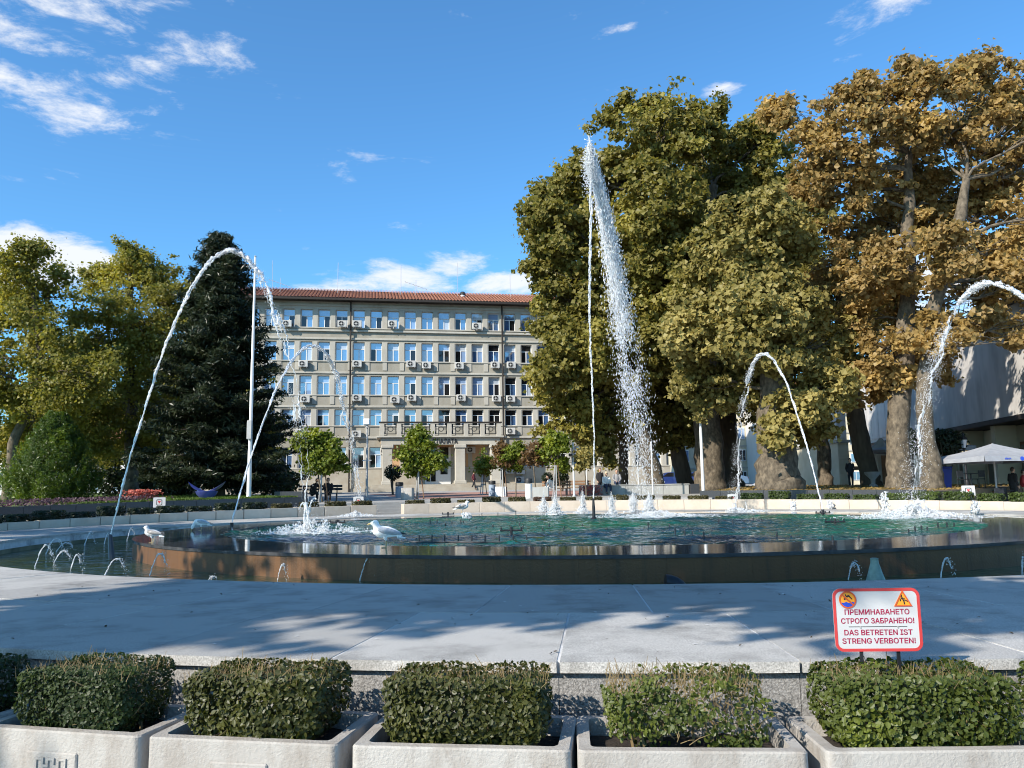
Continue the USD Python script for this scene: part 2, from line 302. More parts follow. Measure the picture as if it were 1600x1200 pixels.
# ------------------------------------------------------------------ fountain
fo = thing('fountain', 'large round stone fountain with a raised inner pool and a broad granite coping', 'fountain', (0, 0, 0))
rng = np.random.default_rng(4)
def cslab(r0, r1, a0, a1, z0, z1, name, mat, n=4):
    return part(fo, name, slab_ring(r0, r1, a0, a1, z0, z1, n, C2), mat)
RM = 15.79
p_out, p_in = 360 / 87, 360 / 74
for k in range(87):
    a = -5.80 + k * p_out; dz = rng.uniform(-.0015, .002); g = math.degrees(.009 / RO)
    cslab(RM + .006, RO + .02, a + g, a + p_out - g, HC - .055, HC + dz, 'coping_slab', GRAN, 3)
for k in range(74):
    a = -3.55 + k * p_in; dz = rng.uniform(-.0015, .002); g = math.degrees(.009 / RM)
    cslab(RI, RM - .006, a + g, a + p_in - g, HC - .055, HC + dz, 'coping_slab', GRAN, 3)
for k in range(87):
    a = -5.80 + k * p_out; g = math.degrees(.002 / RO)
    cslab(RO - .25, RO - .02, a + g, a + p_out - g, -.05, HC - .066, 'wall_block', GRANW, 3)
m = MB().add(*slab_ring(RI + .02, RO - .03, 0, 360, HC - .2, HC - .0025, 120, C2).out()); part(fo, 'coping_bed', m, JOINT)
part(fo, 'basin_wall', slab_ring(RI + .03, RI + .3, 0, 360, -.3, HC - .06, 120, C2), ALGAE)
NP = 60
for k in range(NP):
    a = k * 360 / NP; g = math.degrees(.0012 / RP)
    cslab(RP - .3, RP - .02, a + g, a + 360 / NP - g, 0.0, HP - .05, 'pool_wall_panel', RUST, 3)
    cslab(RL, RP, a + g * .6, a + 360 / NP - g * .6, HP - .05, HP + rng.uniform(-.0008, .0008), 'ledge_slab', WETGR, 3)
part(fo, 'pool_bed', slab_ring(RL - .05, RP - .05, 0, 360, HP - .3, HP - .006, 120, C2), WETGR)
def disc(r, z, n=96, rings=1, r0=0.0):
    v = [(CX, CY, z)]; f = []
    for k in range(n): v.append((CX + r * math.cos(2 * math.pi * k / n), CY + r * math.sin(2 * math.pi * k / n), z))
    for k in range(n): f.append([0, 1 + k, 1 + (k + 1) % n])
    return np.array(v), np.array(f)
part(fo, 'basin_floor', disc(RI + .2, .0), ALGAE)
# the water sheets carry real low waves
def wave_sheet(r0, r1, z, amp, nr, n, seed):
    v, f = [], []
    for i, r in enumerate(np.linspace(r0, r1, nr)):
        g = np.arange(n) * 2 * np.pi / n; v.append(np.stack([CX + r * np.sin(g), CY - r * np.cos(g), np.full(n, z)], 1))
    v = np.vstack(v); p = v.copy(); p[:, 2] = 0
    v[:, 2] += amp * (meshkit.fbm(p * 2.4 + 50, 3, seed) - .5) * 2
    for i in range(nr - 1):
        for k in range(n):
            a, b = i * n + k, i * n + (k + 1) % n; f.append([a, a + n, b + n, b])
    return v, np.array(f)[:, ::-1]
single('pool_water', wave_sheet(0.02, RL + .01, ZW, .050, 90, 360, 3), WPOOL, 'rippled blue green water of the raised inner pool', kind='structure', smooth=True)
single('moat_water', wave_sheet(RP - .03, RI + .05, ZM, .008, 16, 260, 5), WMOAT, 'dark green water of the lower ring around the inner pool', kind='structure', smooth=True)

# nozzles and fittings standing in the water
def nozzle(p, h, r=.02):
    m = MB(); m.lathe(p, [(r * 1.5, 0), (r * 1.5, h * .25), (r, h * .3), (r, h * .85), (r * .55, h), (0.001, h)], 8); return part(fo, 'nozzle', m, METAL, 40)
def zoff(px, py): return G(px, py, ZW)
for px, py in [(655, 846), (675, 846), (695, 846), (716, 846), (737, 846), (758, 846), (780, 846), (802, 846), (823, 846)]:
    nozzle(zoff(px, py) - [0, 0, .05], .17, .014)
part(fo, 'nozzle_pipe', MB().tube([zoff(640, 847) - [0, 0, .0], zoff(740, 847.5), zoff(830, 847)], .018, 6), METAL)
for px, py in [(672, 818), (683, 817), (696, 822), (706, 820), (720, 818), (724, 817), (733, 814), (744, 826), (770, 824), (812, 822), (817, 825), (848, 828), (858, 824), (881, 828), (910, 822), (948, 828), (1013, 824), (1017, 822), (1046, 824), (1075, 822), (1123, 818), (1145, 820), (1163, 818),
               (1177, 815), (1190, 813), (1036, 832), (1055, 834), (1070, 834), (1082, 834), (1093, 833), (1112, 832), (1100, 840), (1420, 832), (1430, 830), (1440, 829), (1449, 828), (1466, 826), (1480, 825), (1491, 823), (1301, 845), (1342, 843), (1214, 840), (1236, 840), (576, 830), (570, 828), (700, 806), (753, 805), (778, 804), (806, 803), (412, 827), (404, 829)]:
    nozzle(zoff(px, py) - [0, 0, .05], random.Random(px * 7 + py).uniform(.09, .19), .016)
def cross_fitting(p):
    m = MB(); p = np.array(p)
    m.tube([p + [-.24, 0, .07], p + [.24, 0, .07]], .02, 8); m.tube([p + [0, -.24, .07], p + [0, .24, .07]], .02, 8); m.cyl(p - [0, 0, .1], .03, .25, 10)
    for dx, dy in ((-.21, 0), (.21, 0), (0, .21), (0, -.21)): m.cyl(p + [dx, dy, .065], .018, .07, 8)
    return part(fo, 'spray_cross', m, METAL, 40)
for px, py in [(799, 834), (1305, 820), (1286, 805), (527, 820), (700, 806)]: cross_fitting(zoff(px, py))
m = MB(); p = zoff(928, 812); m.lathe(p - [0, 0, .1], [(.12, 0), (.12, .12), (.05, .18), (.045, .5), (.03, .75), (.001, .75)], 12); part(fo, 'main_nozzle', m, METAL, 40)
# bronze cone nozzle and a dark pipe bend behind the coping
p = G(1369, 915, ZM); m = MB(); m.lathe(p - [0, 0, .1], [(.13, 0), (.13, .13), (.115, .16), (.085, .25), (.05, .37), (.045, .42), (.05, .43), (.03, .435), (.001, .43)], 16); part(fo, 'cone_nozzle', m, BRONZE, 40)
p = G(1055, 920, ZM); m = MB(); g = np.linspace(0, math.pi / 2, 7); m.tube(np.stack([p[0] - .12 + .22 * np.sin(g), np.full(7, p[1]), p[2] - .12 + .20 * np.cos(g)], 1), .10, 12); part(fo, 'pipe_bend', m, METAL, 40)

# ------------------------------------------------------------------ foliage tools
def unit(a): return a / (np.linalg.norm(a, axis=-1, keepdims=True) + 1e-12)
def leaf_mesh(p, nrm, size, rng, kind='round', fold=.25):
    """One small folded leaf blade at every point p, facing along nrm."""
    n = len(p); nrm = unit(nrm); t = unit(np.cross(nrm, rng.normal(size=(n, 3)))); b = np.cross(nrm, t)
    size = np.broadcast_to(size, (n,))
    if kind == 'round': sh = [(-.5, 0, 0), (-.15, .34, 1), (.25, .30, 1), (.55, 0, 0), (.25, -.30, 1), (-.15, -.34, 1)]; fc = [[0, 3, 1], [1, 3, 2], [0, 5, 3], [5, 4, 3]]
    elif kind == 'plane': sh = [(-.5, 0, 0), (.02, .62, 1), (.58, 0, 0), (.02, -.62, 1)]; fc = [[0, 2, 1], [0, 3, 2]]
    else: sh = [(-.5, .0, 0), (0, .13, 1), (.5, 0, 0), (0, -.13, 1)]; fc = [[0, 2, 1], [0, 3, 2]]
    fo_ = fold * rng.uniform(.3, 1.4, n)
    V = np.stack([p + size[:, None] * (x * t + y * b + (fo_ * abs(y))[:, None] * nrm) for x, y, _ in sh], 1)
    k = len(sh); F = (np.arange(n)[:, None, None] * k + np.array(fc)[None]).reshape(-1, 3)
    return V.reshape(-1, 3), F

# ------------------------------------------------------------------ planters and hedges beside the viewer
def planter_body(L, D, H, t, soil, r=.035):
    cs = manifold3d.CrossSection.square((L - 2 * r, D - 2 * r), True).offset(r, manifold3d.JoinType.Round, circular_segments=16)
    ci = manifold3d.CrossSection.square((L - 2 * t - .06, D - 2 * t - .06), True).offset(.03, manifold3d.JoinType.Round, circular_segments=12)
    top = cs.offset(-.008, manifold3d.JoinType.Round, circular_segments=16)
    o = Manifold.extrude(cs, H - .008, scale_top=(1.0, 1.0)) + Manifold.hull(Manifold.extrude(cs, .001).translate((0, 0, H - .009)) + Manifold.extrude(top, .001).translate((0, 0, H - .001)))
    return o - Manifold.extrude(ci, H).translate((0, 0, soil))
def line(pts, w): return LineString(pts).buffer(w / 2, cap_style='flat', join_style='mitre')
def crest(pl, yf, H):
    """The town's relief: a plate with battlements, the word and the two curled figures."""
    z0 = H - .095
    part(pl, 'emblem_plate', MB().box((-.15, yf - .012, z0 - .30), (.15, yf + .01, z0), .006), CONC)
    m = MB(); T = upright((0, yf - .011, 0))
    def ln(pts, w=.011, h=.009): m.prism(line([(x, z0 + y) for x, y in pts], w), h, T)
    ln([(-.105, -.30), (-.105, -.125), (-.085, -.125), (-.085, -.03), (-.045, -.03), (-.045, -.062), (-.015, -.062), (-.015, -.03), (.02, -.03), (.02, -.062), (.05, -.062), (.05, -.03), (.09, -.03), (.09, -.125), (.11, -.125), (.11, -.30)])
    tx = meshkit.text_mesh('ВАРНА', .026, .008, True); w = tx.bounds[1][0] - tx.bounds[0][0]
    K = np.eye(4); K[0, 0] = .155 / w; K[0, 3] = -.076; K[1, 3] = z0 - .112; m.tm(tx, T @ K)
    for s in (-1, 1):
        g = np.linspace(-.3, 4.4, 14); ln([(s * (.058 + .028 * math.cos(q) * (1 - .03 * q)), -.165 + .028 * math.sin(q)) for q in g], .012)
        ln([(s * .03, -.15), (s * .055, -.20), (s * .03, -.24), (s * .06, -.29)], .014); ln([(s * .085, -.20), (s * .08, -.26), (s * .09, -.29)], .012)
        ln([(s * .02, -.185), (s * .036, -.215), (0, -.26)], .008)
    g = np.linspace(0, 2 * math.pi, 13); ln([(.012 * math.cos(q), -.145 + .014 * math.sin(q)) for q in g], .01); ln([(-.03, -.21), (0, -.175), (.03, -.21), (0, -.25), (-.03, -.21)], .012); ln([(-.008, -.215), (.008, -.215)], .02)
    part(pl, 'emblem_relief', m, CONC)
PH, PD = 0.47, 0.58
def near_frame(a):
    g = rad(a); r = 18.02; return (CX + r * math.sin(g), CY - r * math.cos(g), 0.0), a
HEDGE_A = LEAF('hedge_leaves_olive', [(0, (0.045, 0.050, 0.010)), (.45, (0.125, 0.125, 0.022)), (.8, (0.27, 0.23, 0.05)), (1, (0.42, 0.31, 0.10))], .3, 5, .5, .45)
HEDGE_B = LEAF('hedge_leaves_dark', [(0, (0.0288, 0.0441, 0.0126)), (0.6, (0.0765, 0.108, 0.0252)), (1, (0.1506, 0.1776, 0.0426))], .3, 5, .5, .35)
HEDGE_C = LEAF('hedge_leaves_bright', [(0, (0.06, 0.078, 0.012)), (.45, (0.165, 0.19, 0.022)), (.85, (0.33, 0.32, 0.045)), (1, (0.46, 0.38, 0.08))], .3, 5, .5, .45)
def hedge(name, label, cat, org, rotz, L, D, z0, z1, nleaf, lsize, mat, seed, sprouts=60, kind='round', group=None, gaps=0.0, lean=0, twigs=220, core=True):
    rng = np.random.default_rng(seed); t = thing(name, label, cat, org, rotz, group)
    n = int(nleaf * 1.5); u = rng.uniform(-1, 1, (n, 3)); ax = rng.integers(0, 3, n); ax = np.where(rng.random(n) < .15, 2, np.where(rng.random(n) < .72, 1, 0)); sg = np.where(rng.random(n) < .5, 1, -1)
    sg = np.where((ax == 2), np.where(rng.random(n) < .93, 1, -1), np.where((ax == 1) & (rng.random(n) < .3), -1, sg))
    dep = rng.random(n) ** 1.6 * .42
    u[np.arange(n), ax] = sg * (1 - dep)
    # rounded edges and an uneven clipped face
    q = np.abs(u); over = np.clip(q.max(1), 0, None); nn = (q ** 10).sum(1) ** (1 / 10); u = u * (over / np.maximum(nn, 1e-6))[:, None]
    h = (z1 - z0) / 2; p = u * [L / 2, D / 2, h] + [0, 0, (z0 + z1) / 2]
    und = 1 - .20 * np.clip((z0 + .12 - p[:, 2]) / .12, 0, 1); p[:, :2] *= und[:, None]
    wob = meshkit.fbm(p * 5.0 + seed * 3.3, 3, seed) - .5; p += unit(u) * wob[:, None] * .07
    if gaps: keep = meshkit.fbm(p * 6.5 + seed, 3, seed + 9) > (.36 + gaps); p, u = p[keep], u[keep]
    p, u = p[:nleaf], u[:nleaf]
    nr = unit(u * [1, 1, 1]) * .8 + rng.normal(size=p.shape) * .55 + [0, -.15, .35]
    m = MB().add(*leaf_mesh(p, nr, lsize * rng.uniform(.6, 1.35, len(p)), rng, kind))
    part(t, 'foliage', m, mat, kind='stuff')
    m = MB()
    for _ in range(7):       # woody stems out of the soil
        x, y = rng.uniform(-.33, .33) * L, rng.uniform(-.18, .18) * D; k = np.linspace(0, 1, 4)[:, None]
        m.tube(np.array([x, y, z0 - .14]) + k * [rng.normal() * .06, rng.normal() * .04, (z1 - z0) * .8] + rng.normal(size=(4, 3)) * .008, np.linspace(.012, .005, 4), 5)
    for _ in range(twigs):      # inner twigs and clipped shoots
        b = np.array([rng.uniform(-.46, .46) * L, rng.uniform(-.44, .44) * D, rng.uniform(z0 + .05, z1 - .03)]); e = b + rng.normal(size=3) * [.035, .03, .03] + [0, 0, .05]
        m.tube([b, (b + e) / 2 + rng.normal(size=3) * .006, e], [.0024, .002, .0013], 3, False)
    for _ in range(sprouts * 2):
        b = np.array([rng.uniform(-.49, .49) * L, rng.uniform(-.47, .47) * D, z1 - .05]); e = b + [rng.normal() * .02, rng.normal() * .02, rng.uniform(.04, .062)]
        m.tube([b, e], [.0017, .0009], 3, False)
    part(t, 'stems', m, TWIG, kind='stuff')
    return t
pl0 = None
PN = [(-16.75, 'leftmost white concrete planter in front, cut by the left edge'), (-13.52, 'shaded white planter with the town crest, second from the left in front'), (-10.38, 'white planter with a chipped rim, third from the left in front'),
      (-7.10, 'sunlit white planter in front, directly left of the middle joint'), (-3.88, 'sunlit white planter in front holding the thin sprouting hedge'), (-0.52, 'white planter in front below the red framed warning sign'), (2.78, 'white planter in front cut by the right edge')]
for i, (a, lab) in enumerate(PN):
    o, rz = near_frame(a)
    if i == 0:
        pl0 = thing('planter', lab, 'planter', o, rz, 'white planters in front of the fountain')
        body = planter_body(1.0, PD, PH, .06, PH - .10); part(pl0, 'tub', MB().mf(body), CONC, 30)
        sm = trimesh.creation.box((.86, .44, .02)).subdivide().subdivide().subdivide(); vv = sm.vertices; vv[:, 2] += (meshkit.fbm(vv * 9, 3) - .5) * .05 * (vv[:, 2] > 0); part(pl0, 'soil', (vv + [0, 0, PH - .085], sm.faces), SOIL)
        crest(pl0, -PD / 2, PH)
    else: dup(pl0, lab, o, rz, None, (.96 if i < 3 else 1.0, 1, 1))
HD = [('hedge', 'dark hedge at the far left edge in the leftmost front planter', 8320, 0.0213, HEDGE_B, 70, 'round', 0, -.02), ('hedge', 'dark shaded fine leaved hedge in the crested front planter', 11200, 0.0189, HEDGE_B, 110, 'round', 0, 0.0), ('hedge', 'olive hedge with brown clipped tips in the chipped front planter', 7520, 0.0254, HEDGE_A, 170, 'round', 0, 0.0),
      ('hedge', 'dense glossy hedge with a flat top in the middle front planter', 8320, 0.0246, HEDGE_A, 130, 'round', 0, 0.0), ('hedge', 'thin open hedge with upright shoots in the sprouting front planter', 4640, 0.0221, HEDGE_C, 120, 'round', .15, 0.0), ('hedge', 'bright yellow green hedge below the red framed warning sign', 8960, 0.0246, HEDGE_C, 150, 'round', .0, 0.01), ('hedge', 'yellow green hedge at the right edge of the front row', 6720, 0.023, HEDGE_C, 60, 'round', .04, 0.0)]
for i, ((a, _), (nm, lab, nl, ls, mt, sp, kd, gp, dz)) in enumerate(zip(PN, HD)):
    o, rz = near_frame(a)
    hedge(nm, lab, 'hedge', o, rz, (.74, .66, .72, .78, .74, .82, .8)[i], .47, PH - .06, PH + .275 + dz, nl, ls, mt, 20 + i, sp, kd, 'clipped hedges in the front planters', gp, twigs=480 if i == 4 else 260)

# ------------------------------------------------------------------ far planters with their small hedges
ordn = ['first', 'second', 'third', 'fourth', 'fifth', 'sixth', 'seventh', 'eighth', 'ninth', 'tenth', 'eleventh', 'twelfth', 'thirteenth', 'fourteenth', 'fifteenth', 'sixteenth', 'seventeenth', 'eighteenth', 'nineteenth', 'twentieth', 'twenty first', 'twenty second', 'twenty third', 'twenty fourth', 'twenty fifth']
far = []
for k in range(17): far.append((-29.8 - 4.0 * k, k, 'left'))
for k in range(23): far.append((-21.7 + 3.95 * k, k, 'right'))
fp0 = None; fh = {}
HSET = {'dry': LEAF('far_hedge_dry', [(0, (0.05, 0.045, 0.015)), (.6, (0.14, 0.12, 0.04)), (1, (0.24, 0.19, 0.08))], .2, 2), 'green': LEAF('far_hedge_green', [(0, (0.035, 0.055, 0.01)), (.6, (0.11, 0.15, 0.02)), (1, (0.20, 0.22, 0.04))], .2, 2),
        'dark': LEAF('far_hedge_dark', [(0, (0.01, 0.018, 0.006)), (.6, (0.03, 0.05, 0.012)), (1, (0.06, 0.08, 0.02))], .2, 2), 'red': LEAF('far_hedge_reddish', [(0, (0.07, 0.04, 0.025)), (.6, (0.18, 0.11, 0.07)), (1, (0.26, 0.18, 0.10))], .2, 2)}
frng = random.Random(9)
for a, k, side in far:
    x, y = pol(a, 17.98); z = base(x, y); lab = f'{ordn[k]} beige concrete planter {side} of the steps gap on the far rim'
    if fp0 is None:
        fp0 = thing('planter', lab, 'planter', (x, y, z), -a, 'beige planters on the far rim of the fountain')
        part(fp0, 'tub', MB().mf(planter_body(1.215, .58, .58, .06, .48, .02)), CONCF, 30)
        part(fp0, 'soil', MB().box((-.55, -.22, .475), (.55, .22, .50)), SOIL)
    else: dup(fp0, lab, (x, y, z), -a, 'beige planters on the far rim of the fountain')
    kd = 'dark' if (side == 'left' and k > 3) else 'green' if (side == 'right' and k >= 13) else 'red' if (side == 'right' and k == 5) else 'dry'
    word = {'dark': 'dark green', 'green': 'fresh green', 'red': 'reddish brown', 'dry': 'dry olive'}[kd]
    lab = f'small {word} hedge in the {ordn[k]} far planter {side} of the steps gap'
    if side == 'left' and k == 4 and False: continue
    big = kd in ('green', 'dark')
    sc = (frng.uniform(.9, 1.08), frng.uniform(.9, 1.05), frng.uniform(.9, 1.1))
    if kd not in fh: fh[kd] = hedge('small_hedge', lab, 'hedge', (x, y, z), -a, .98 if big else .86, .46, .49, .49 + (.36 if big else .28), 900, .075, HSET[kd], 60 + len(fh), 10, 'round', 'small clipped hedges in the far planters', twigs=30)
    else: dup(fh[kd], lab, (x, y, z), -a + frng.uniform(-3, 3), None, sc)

# ------------------------------------------------------------------ the warning signs
REDP = M('sign_red', (0.42, 0.035, 0.035), (0.46, 0.045, 0.045), 5, 0.4); SIGNW = M('sign_white', (0.406, 0.406, 0.413), (0.452, 0.452, 0.46), 4, 0.35); DKRED = M('sign_letter', (0.25, 0.015, 0.05), (0.27, 0.02, 0.055), 5, 0.5)
ORANGE = M('sign_orange', (0.78, 0.30, 0.02), (0.82, 0.34, 0.03), 5, 0.4); SBLUE = M('sign_blue', (0.02, 0.06, 0.42), (0.03, 0.07, 0.46), 5, 0.4); REDO = M('sign_vermilion', (0.52, 0.08, 0.02), (0.56, 0.09, 0.025), 5, .4)
from shapely import affinity
def rrect(w, h, r): return sbox(-w / 2 + r, -h / 2 + r, w / 2 - r, h / 2 - r).buffer(r, 12)
p = at(1370.5, 968, 4.1); sg = thing('warning_sign', 'white sign with red border forbidding entry in two languages, above the front hedge', 'sign', (p[0], p[1], 0), 0)
W, H = .420, .300; zc = p[2]; T = lambda d: upright((0, -d, zc), rad(-2))
part(sg, 'plate', MB().prism(rrect(W, H, .04), .003, T(.0)), SIGNW)
part(sg, 'border', MB().prism(rrect(W, H, .04).difference(rrect(W - .028, H - .028, .028)), .0015, T(.0032)), REDP)
def lettering(parent, rows, mat, T, name='lettering', depth=.001):
    for txt, xc, yb, hh, wmax in rows:
        tm = meshkit.text_mesh(txt, hh, depth, True); b = tm.bounds; w = b[1][0] - b[0][0]; K = np.eye(4); sx = wmax / w; K[0, 0] = sx; K[0, 3] = xc - sx * (b[0][0] + w / 2); K[1, 3] = yb
        part(parent, name, MB().tm(tm, T @ K), mat)
lettering(sg, [('ПРЕМИНАВАНЕТО', 0, .025, .0245, .312), ('СТРОГО ЗАБРАНЕНО!', 0.0, -.017, .0245, .352), ('DAS BETRETEN IST', 0, -.072, .0245, .328), ('STRENG VERBOTEN!', .0, -.112, .0245, .352)], DKRED, T(.0032))
part(sg, 'rule', MB().prism(sbox(-.14, -.034, .14, -.0315), .001, T(.0032)), BLACKP)
for x in (-.085, .095): part(sg, 'rivet', MB().prism(Point(x, -.036).buffer(.004, 8), .003, T(.0032)), GREYP)
ic = MB().prism(Point(-.138, .096).buffer(.041, 24), .001, T(.0032)); part(sg, 'no_diving_disc', ic, ORANGE)
c = Point(-.138, .096); m = MB().prism(c.buffer(.0415, 24).difference(c.buffer(.0345, 24)), .0006, T(.0062)); m.prism(LineString([(-.166, .122), (-.110, .070)]).buffer(.0035, 2), .0006, T(.0058)); part(sg, 'no_diving_ring', m, REDO)
part(sg, 'water_symbol', MB().prism(c.buffer(.0345, 24).intersection(Polygon([(-.18, .05), (-.10, .05), (-.10, .083), (-.118, .086), (-.13, .080), (-.145, .086), (-.158, .081), (-.18, .085)])), .0006, T(.0046)), SBLUE)
fig = LineString([(-.148, .121), (-.143, .112), (-.132, .113), (-.125, .108), (-.118, .100)]).buffer(.0026, 3).union(LineString([(-.140, .110), (-.134, .117), (-.128, .113)]).buffer(.0026, 3)).union(Point(-.152, .100).buffer(.0042, 6))
part(sg, 'diver_symbol', MB().prism(fig, .0006, T(.0050)), BLACKP)
tri = Polygon([(.084, .062), (.172, .062), (.128, .140)]); part(sg, 'slip_triangle', MB().prism(tri, .001, T(.0032)), ORANGE)
part(sg, 'slip_border', MB().prism(tri.difference(Polygon([(.0945, .068), (.1615, .068), (.128, .128)])), .0006, T(.0062)), REDO)
fig = LineString([(.124, .107), (.128, .096), (.133, .086), (.135, .074)]).buffer(.003, 3).union(LineString([(.129, .094), (.140, .092), (.150, .086)]).buffer(.0025, 3)).union(LineString([(.125, .104), (.118, .096), (.116, .088)]).buffer(.002, 3)).union(LineString([(.126, .102), (.136, .100)]).buffer(.002, 3)).union(Point(.122, .113).buffer(.004, 6))
part(sg, 'slip_symbol', MB().prism(fig, .0006, T(.0050)), BLACKP)
for x in (-.085, .095): part(sg, 'leg', MB().box((x - .008, .004, PH - .2), (x + .008, .012, zc + .10)), METAL)
s0 = None
for i, (px, py, hh, Y, lab) in enumerate([(249, 785, 34, 33.0, 'small white sign on two thin legs behind the left standing gull'), (560, 783, 30, 37.5, 'small grey white sign on two legs left of the lamp post and steps'), (1145, 779, 34, 37.9, 'small white sign at the foot of the thick plane trunk'), (1513, 767, 30, 31.5, 'small white sign in front of the cafe umbrella')]):
    q = at(px, py, Y); zg = base(q[0], q[1]) + .40
    s = thing('small_sign', lab, 'sign', (q[0], q[1], 0), math.degrees(-math.atan2(q[0], q[1])) * .6, 'small warning boards along the far rim')
    T2 = upright((0, -.012, q[2])); part(s, 'plate', MB().prism(rrect(.46, .40, .03), .004, T2), SIGNW)
    T3 = upright((0, -.0165, q[2])); part(s, 'symbol', MB().prism(rrect(.22, .24, .05).difference(rrect(.17, .19, .04)), .001, T3), BLACKP); part(s, 'heart', MB().prism(Polygon([(-.06, .05), (0, -.05), (.06, .05), (.03, .075), (0, .05), (-.03, .075)]), .001, T3), REDP)
    for x in (-.09, .09): part(s, 'leg', MB().box((x - .012, -.008, zg - .3), (x + .012, .004, q[2] + .1)), GREYP)

# ------------------------------------------------------------------ the courthouse behind the plaza
STUC = M('beige_stucco', (0.295, 0.275, 0.24), (0.385, 0.362, 0.315), 0.5, 0.9, 0.25, 25, dirt=(0.22, 0.19, 0.14), dscale=0.9, damt=0.55, stretch=(1, 1, .45))
STUCP = M('panel_stucco', (0.235, 0.217, 0.178), (0.31, 0.287, 0.24), 0.6, 0.9, 0.25, 25, dirt=(0.19, 0.165, 0.12), dscale=1.1, damt=0.6, stretch=(1, 1, .5))
STONE = M('light_stone', (0.32, 0.30, 0.26), (0.41, 0.385, 0.335), 0.8, 0.85, 0.2, 25, dirt=(0.28, 0.24, 0.18), dscale=1.3, damt=0.5, stretch=(1, 1, .4))
PLINTH = M('plinth_stone', (0.295, 0.267, 0.217), (0.369, 0.336, 0.279), 0.9, 0.85, 0.2, 25, dirt=(0.25, 0.2, 0.15), dscale=1.1, damt=0.6)
OCHRE = M('ochre_wall', (0.42, 0.26, 0.14), (0.50, 0.32, 0.18), 0.9, 0.9)
TILE = M('roof_tile', (0.347, 0.137, 0.079), (0.483, 0.21, 0.126), 1.5, 0.85, 0.3, 30, dirt=(0.16, 0.07, 0.05), dscale=1.6, damt=0.5, island=.2)
EAVE = M('dark_eave', (0.014, 0.010, 0.008), (0.025, 0.019, 0.015), 3, 0.7)
FRAMEW = M('window_frame', (0.528, 0.528, 0.528), (0.576, 0.576, 0.576), 3, 0.45)
ACW = M('aircon_shell', (0.40, 0.39, 0.37), (0.48, 0.47, 0.445), 3, 0.5, dirt=(0.35, 0.32, 0.28), dscale=2.5, damt=.4)
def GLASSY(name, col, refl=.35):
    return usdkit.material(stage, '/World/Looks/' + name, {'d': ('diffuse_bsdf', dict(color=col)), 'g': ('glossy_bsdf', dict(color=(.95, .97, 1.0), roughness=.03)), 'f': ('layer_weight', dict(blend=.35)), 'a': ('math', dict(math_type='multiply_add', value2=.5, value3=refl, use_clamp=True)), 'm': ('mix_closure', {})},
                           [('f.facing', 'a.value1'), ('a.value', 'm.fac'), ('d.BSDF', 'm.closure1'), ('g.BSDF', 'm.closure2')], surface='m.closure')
P_BLUE = GLASSY('pane_blind_blue', (0.20, 0.29, 0.46), .22); P_PALE = GLASSY('pane_curtain', (0.36, 0.40, 0.46), .18); P_DEEP = GLASSY('pane_deep_blue', (0.06, 0.12, 0.25), .35); P_DARK = GLASSY('pane_dark', (0.012, 0.012, 0.014), .06)  # blue of the reflected sky put into diffuse colour; pale one also curtain

FA, FD = np.array([-25.2, 80.0]), np.array([29.2, 5.2]); FD = FD / np.hypot(*FD); FYAW = math.atan2(FD[1], FD[0])
def fac(px, py):
    d = ray(px, py); t, u = np.linalg.solve(np.array([[d[0], -FD[0]], [d[1], -FD[1]]]), FA); return u, EYE + d[2] * t
Zf = lambda y, x=700: fac(x, y)[1]
def fw(u, n, z=0.0): p = FA + u * FD + n * np.array([FD[1], -FD[0]]); return np.array([p[0], p[1], z])
FT = lambda n=0.0: upright(fw(0, n), FYAW)          # local x = u, y = height, z = out of the wall
def fbox(m, u0, u1, z0, z1, n0, n1, ch=0.0):
    q = MB().box((u0, z0, n0), (u1, z1, n1), ch); q.moved(FT()); return m.add(*q.out())
u0 = fac(451.8, 500)[0]; pitch = (fac(846.7, 500)[0] - u0) / 15
bl = thing('courthouse', 'long beige five storey office building with red tiled roof behind the plaza', 'building')
ZB = 1.3; UL, UR = u0 - 4.55 * pitch, fac(1042, 600)[0]
ROWS = [(Zf(515.5), Zf(488)), (Zf(566), Zf(537)), (Zf(618), Zf(588.6)), (Zf(665), Zf(640)), (Zf(730), Zf(698))]
ZT = Zf(476)
WW = pitch * .66
# wall core behind the openings
part(bl, 'wall', fbox(MB(), UL, UR, ZB, ZT, -14, -.42), STUC)
hcut = [ZT] + [z for r in ROWS for z in (r[1], r[0])] + [ZB]
k0, k1 = -4, int((UR - u0) / pitch)
pipe_u = [fac(547, 600)[0], fac(785, 600)[0]]
for ri, (z0, z1) in enumerate(ROWS):
    top = ZT if ri == 0 else ROWS[ri - 1][0]
    m = MB(); fbox(m, UL, UR, z1 + .004, top, -.40, 0.0); part(bl, 'wall_band', m, STUC if ri == 0 else STUCP)
    for k in range(k0, k1 + 2):     # pilasters between the windows
        uc = u0 + (k - .5) * pitch
        if uc > UR - .3: continue
        m = MB(); w = (pitch - WW) / 2
        fbox(m, uc - w, uc + w, z0 - (.0 if ri else 0), z1 + .003, -.40, .03); fbox(m, uc - w * .72, uc + w * .72, z0, z1, .03, .07)
        if ri in (1, 2, 3): fbox(m, uc - w * .72, uc + w * .72, z0 - .95, z0 - .12, .0, .06)
        part(bl, 'pilaster', m, STONE if ri else STUC)
    m = MB(); fbox(m, UL, UR, z0 - .10, z0 + .02, -.3, .115, .02); part(bl, 'sill_band', m, STONE)
m = MB(); fbox(m, UL, UR, ZB, ROWS[4][0] - .12, -.40, .06); part(bl, 'plinth', m, PLINTH)
m = MB(); fbox(m, UL, UR, ZB, ZB + .95, .06, .14); part(bl, 'plinth_base', m, PLINTH)
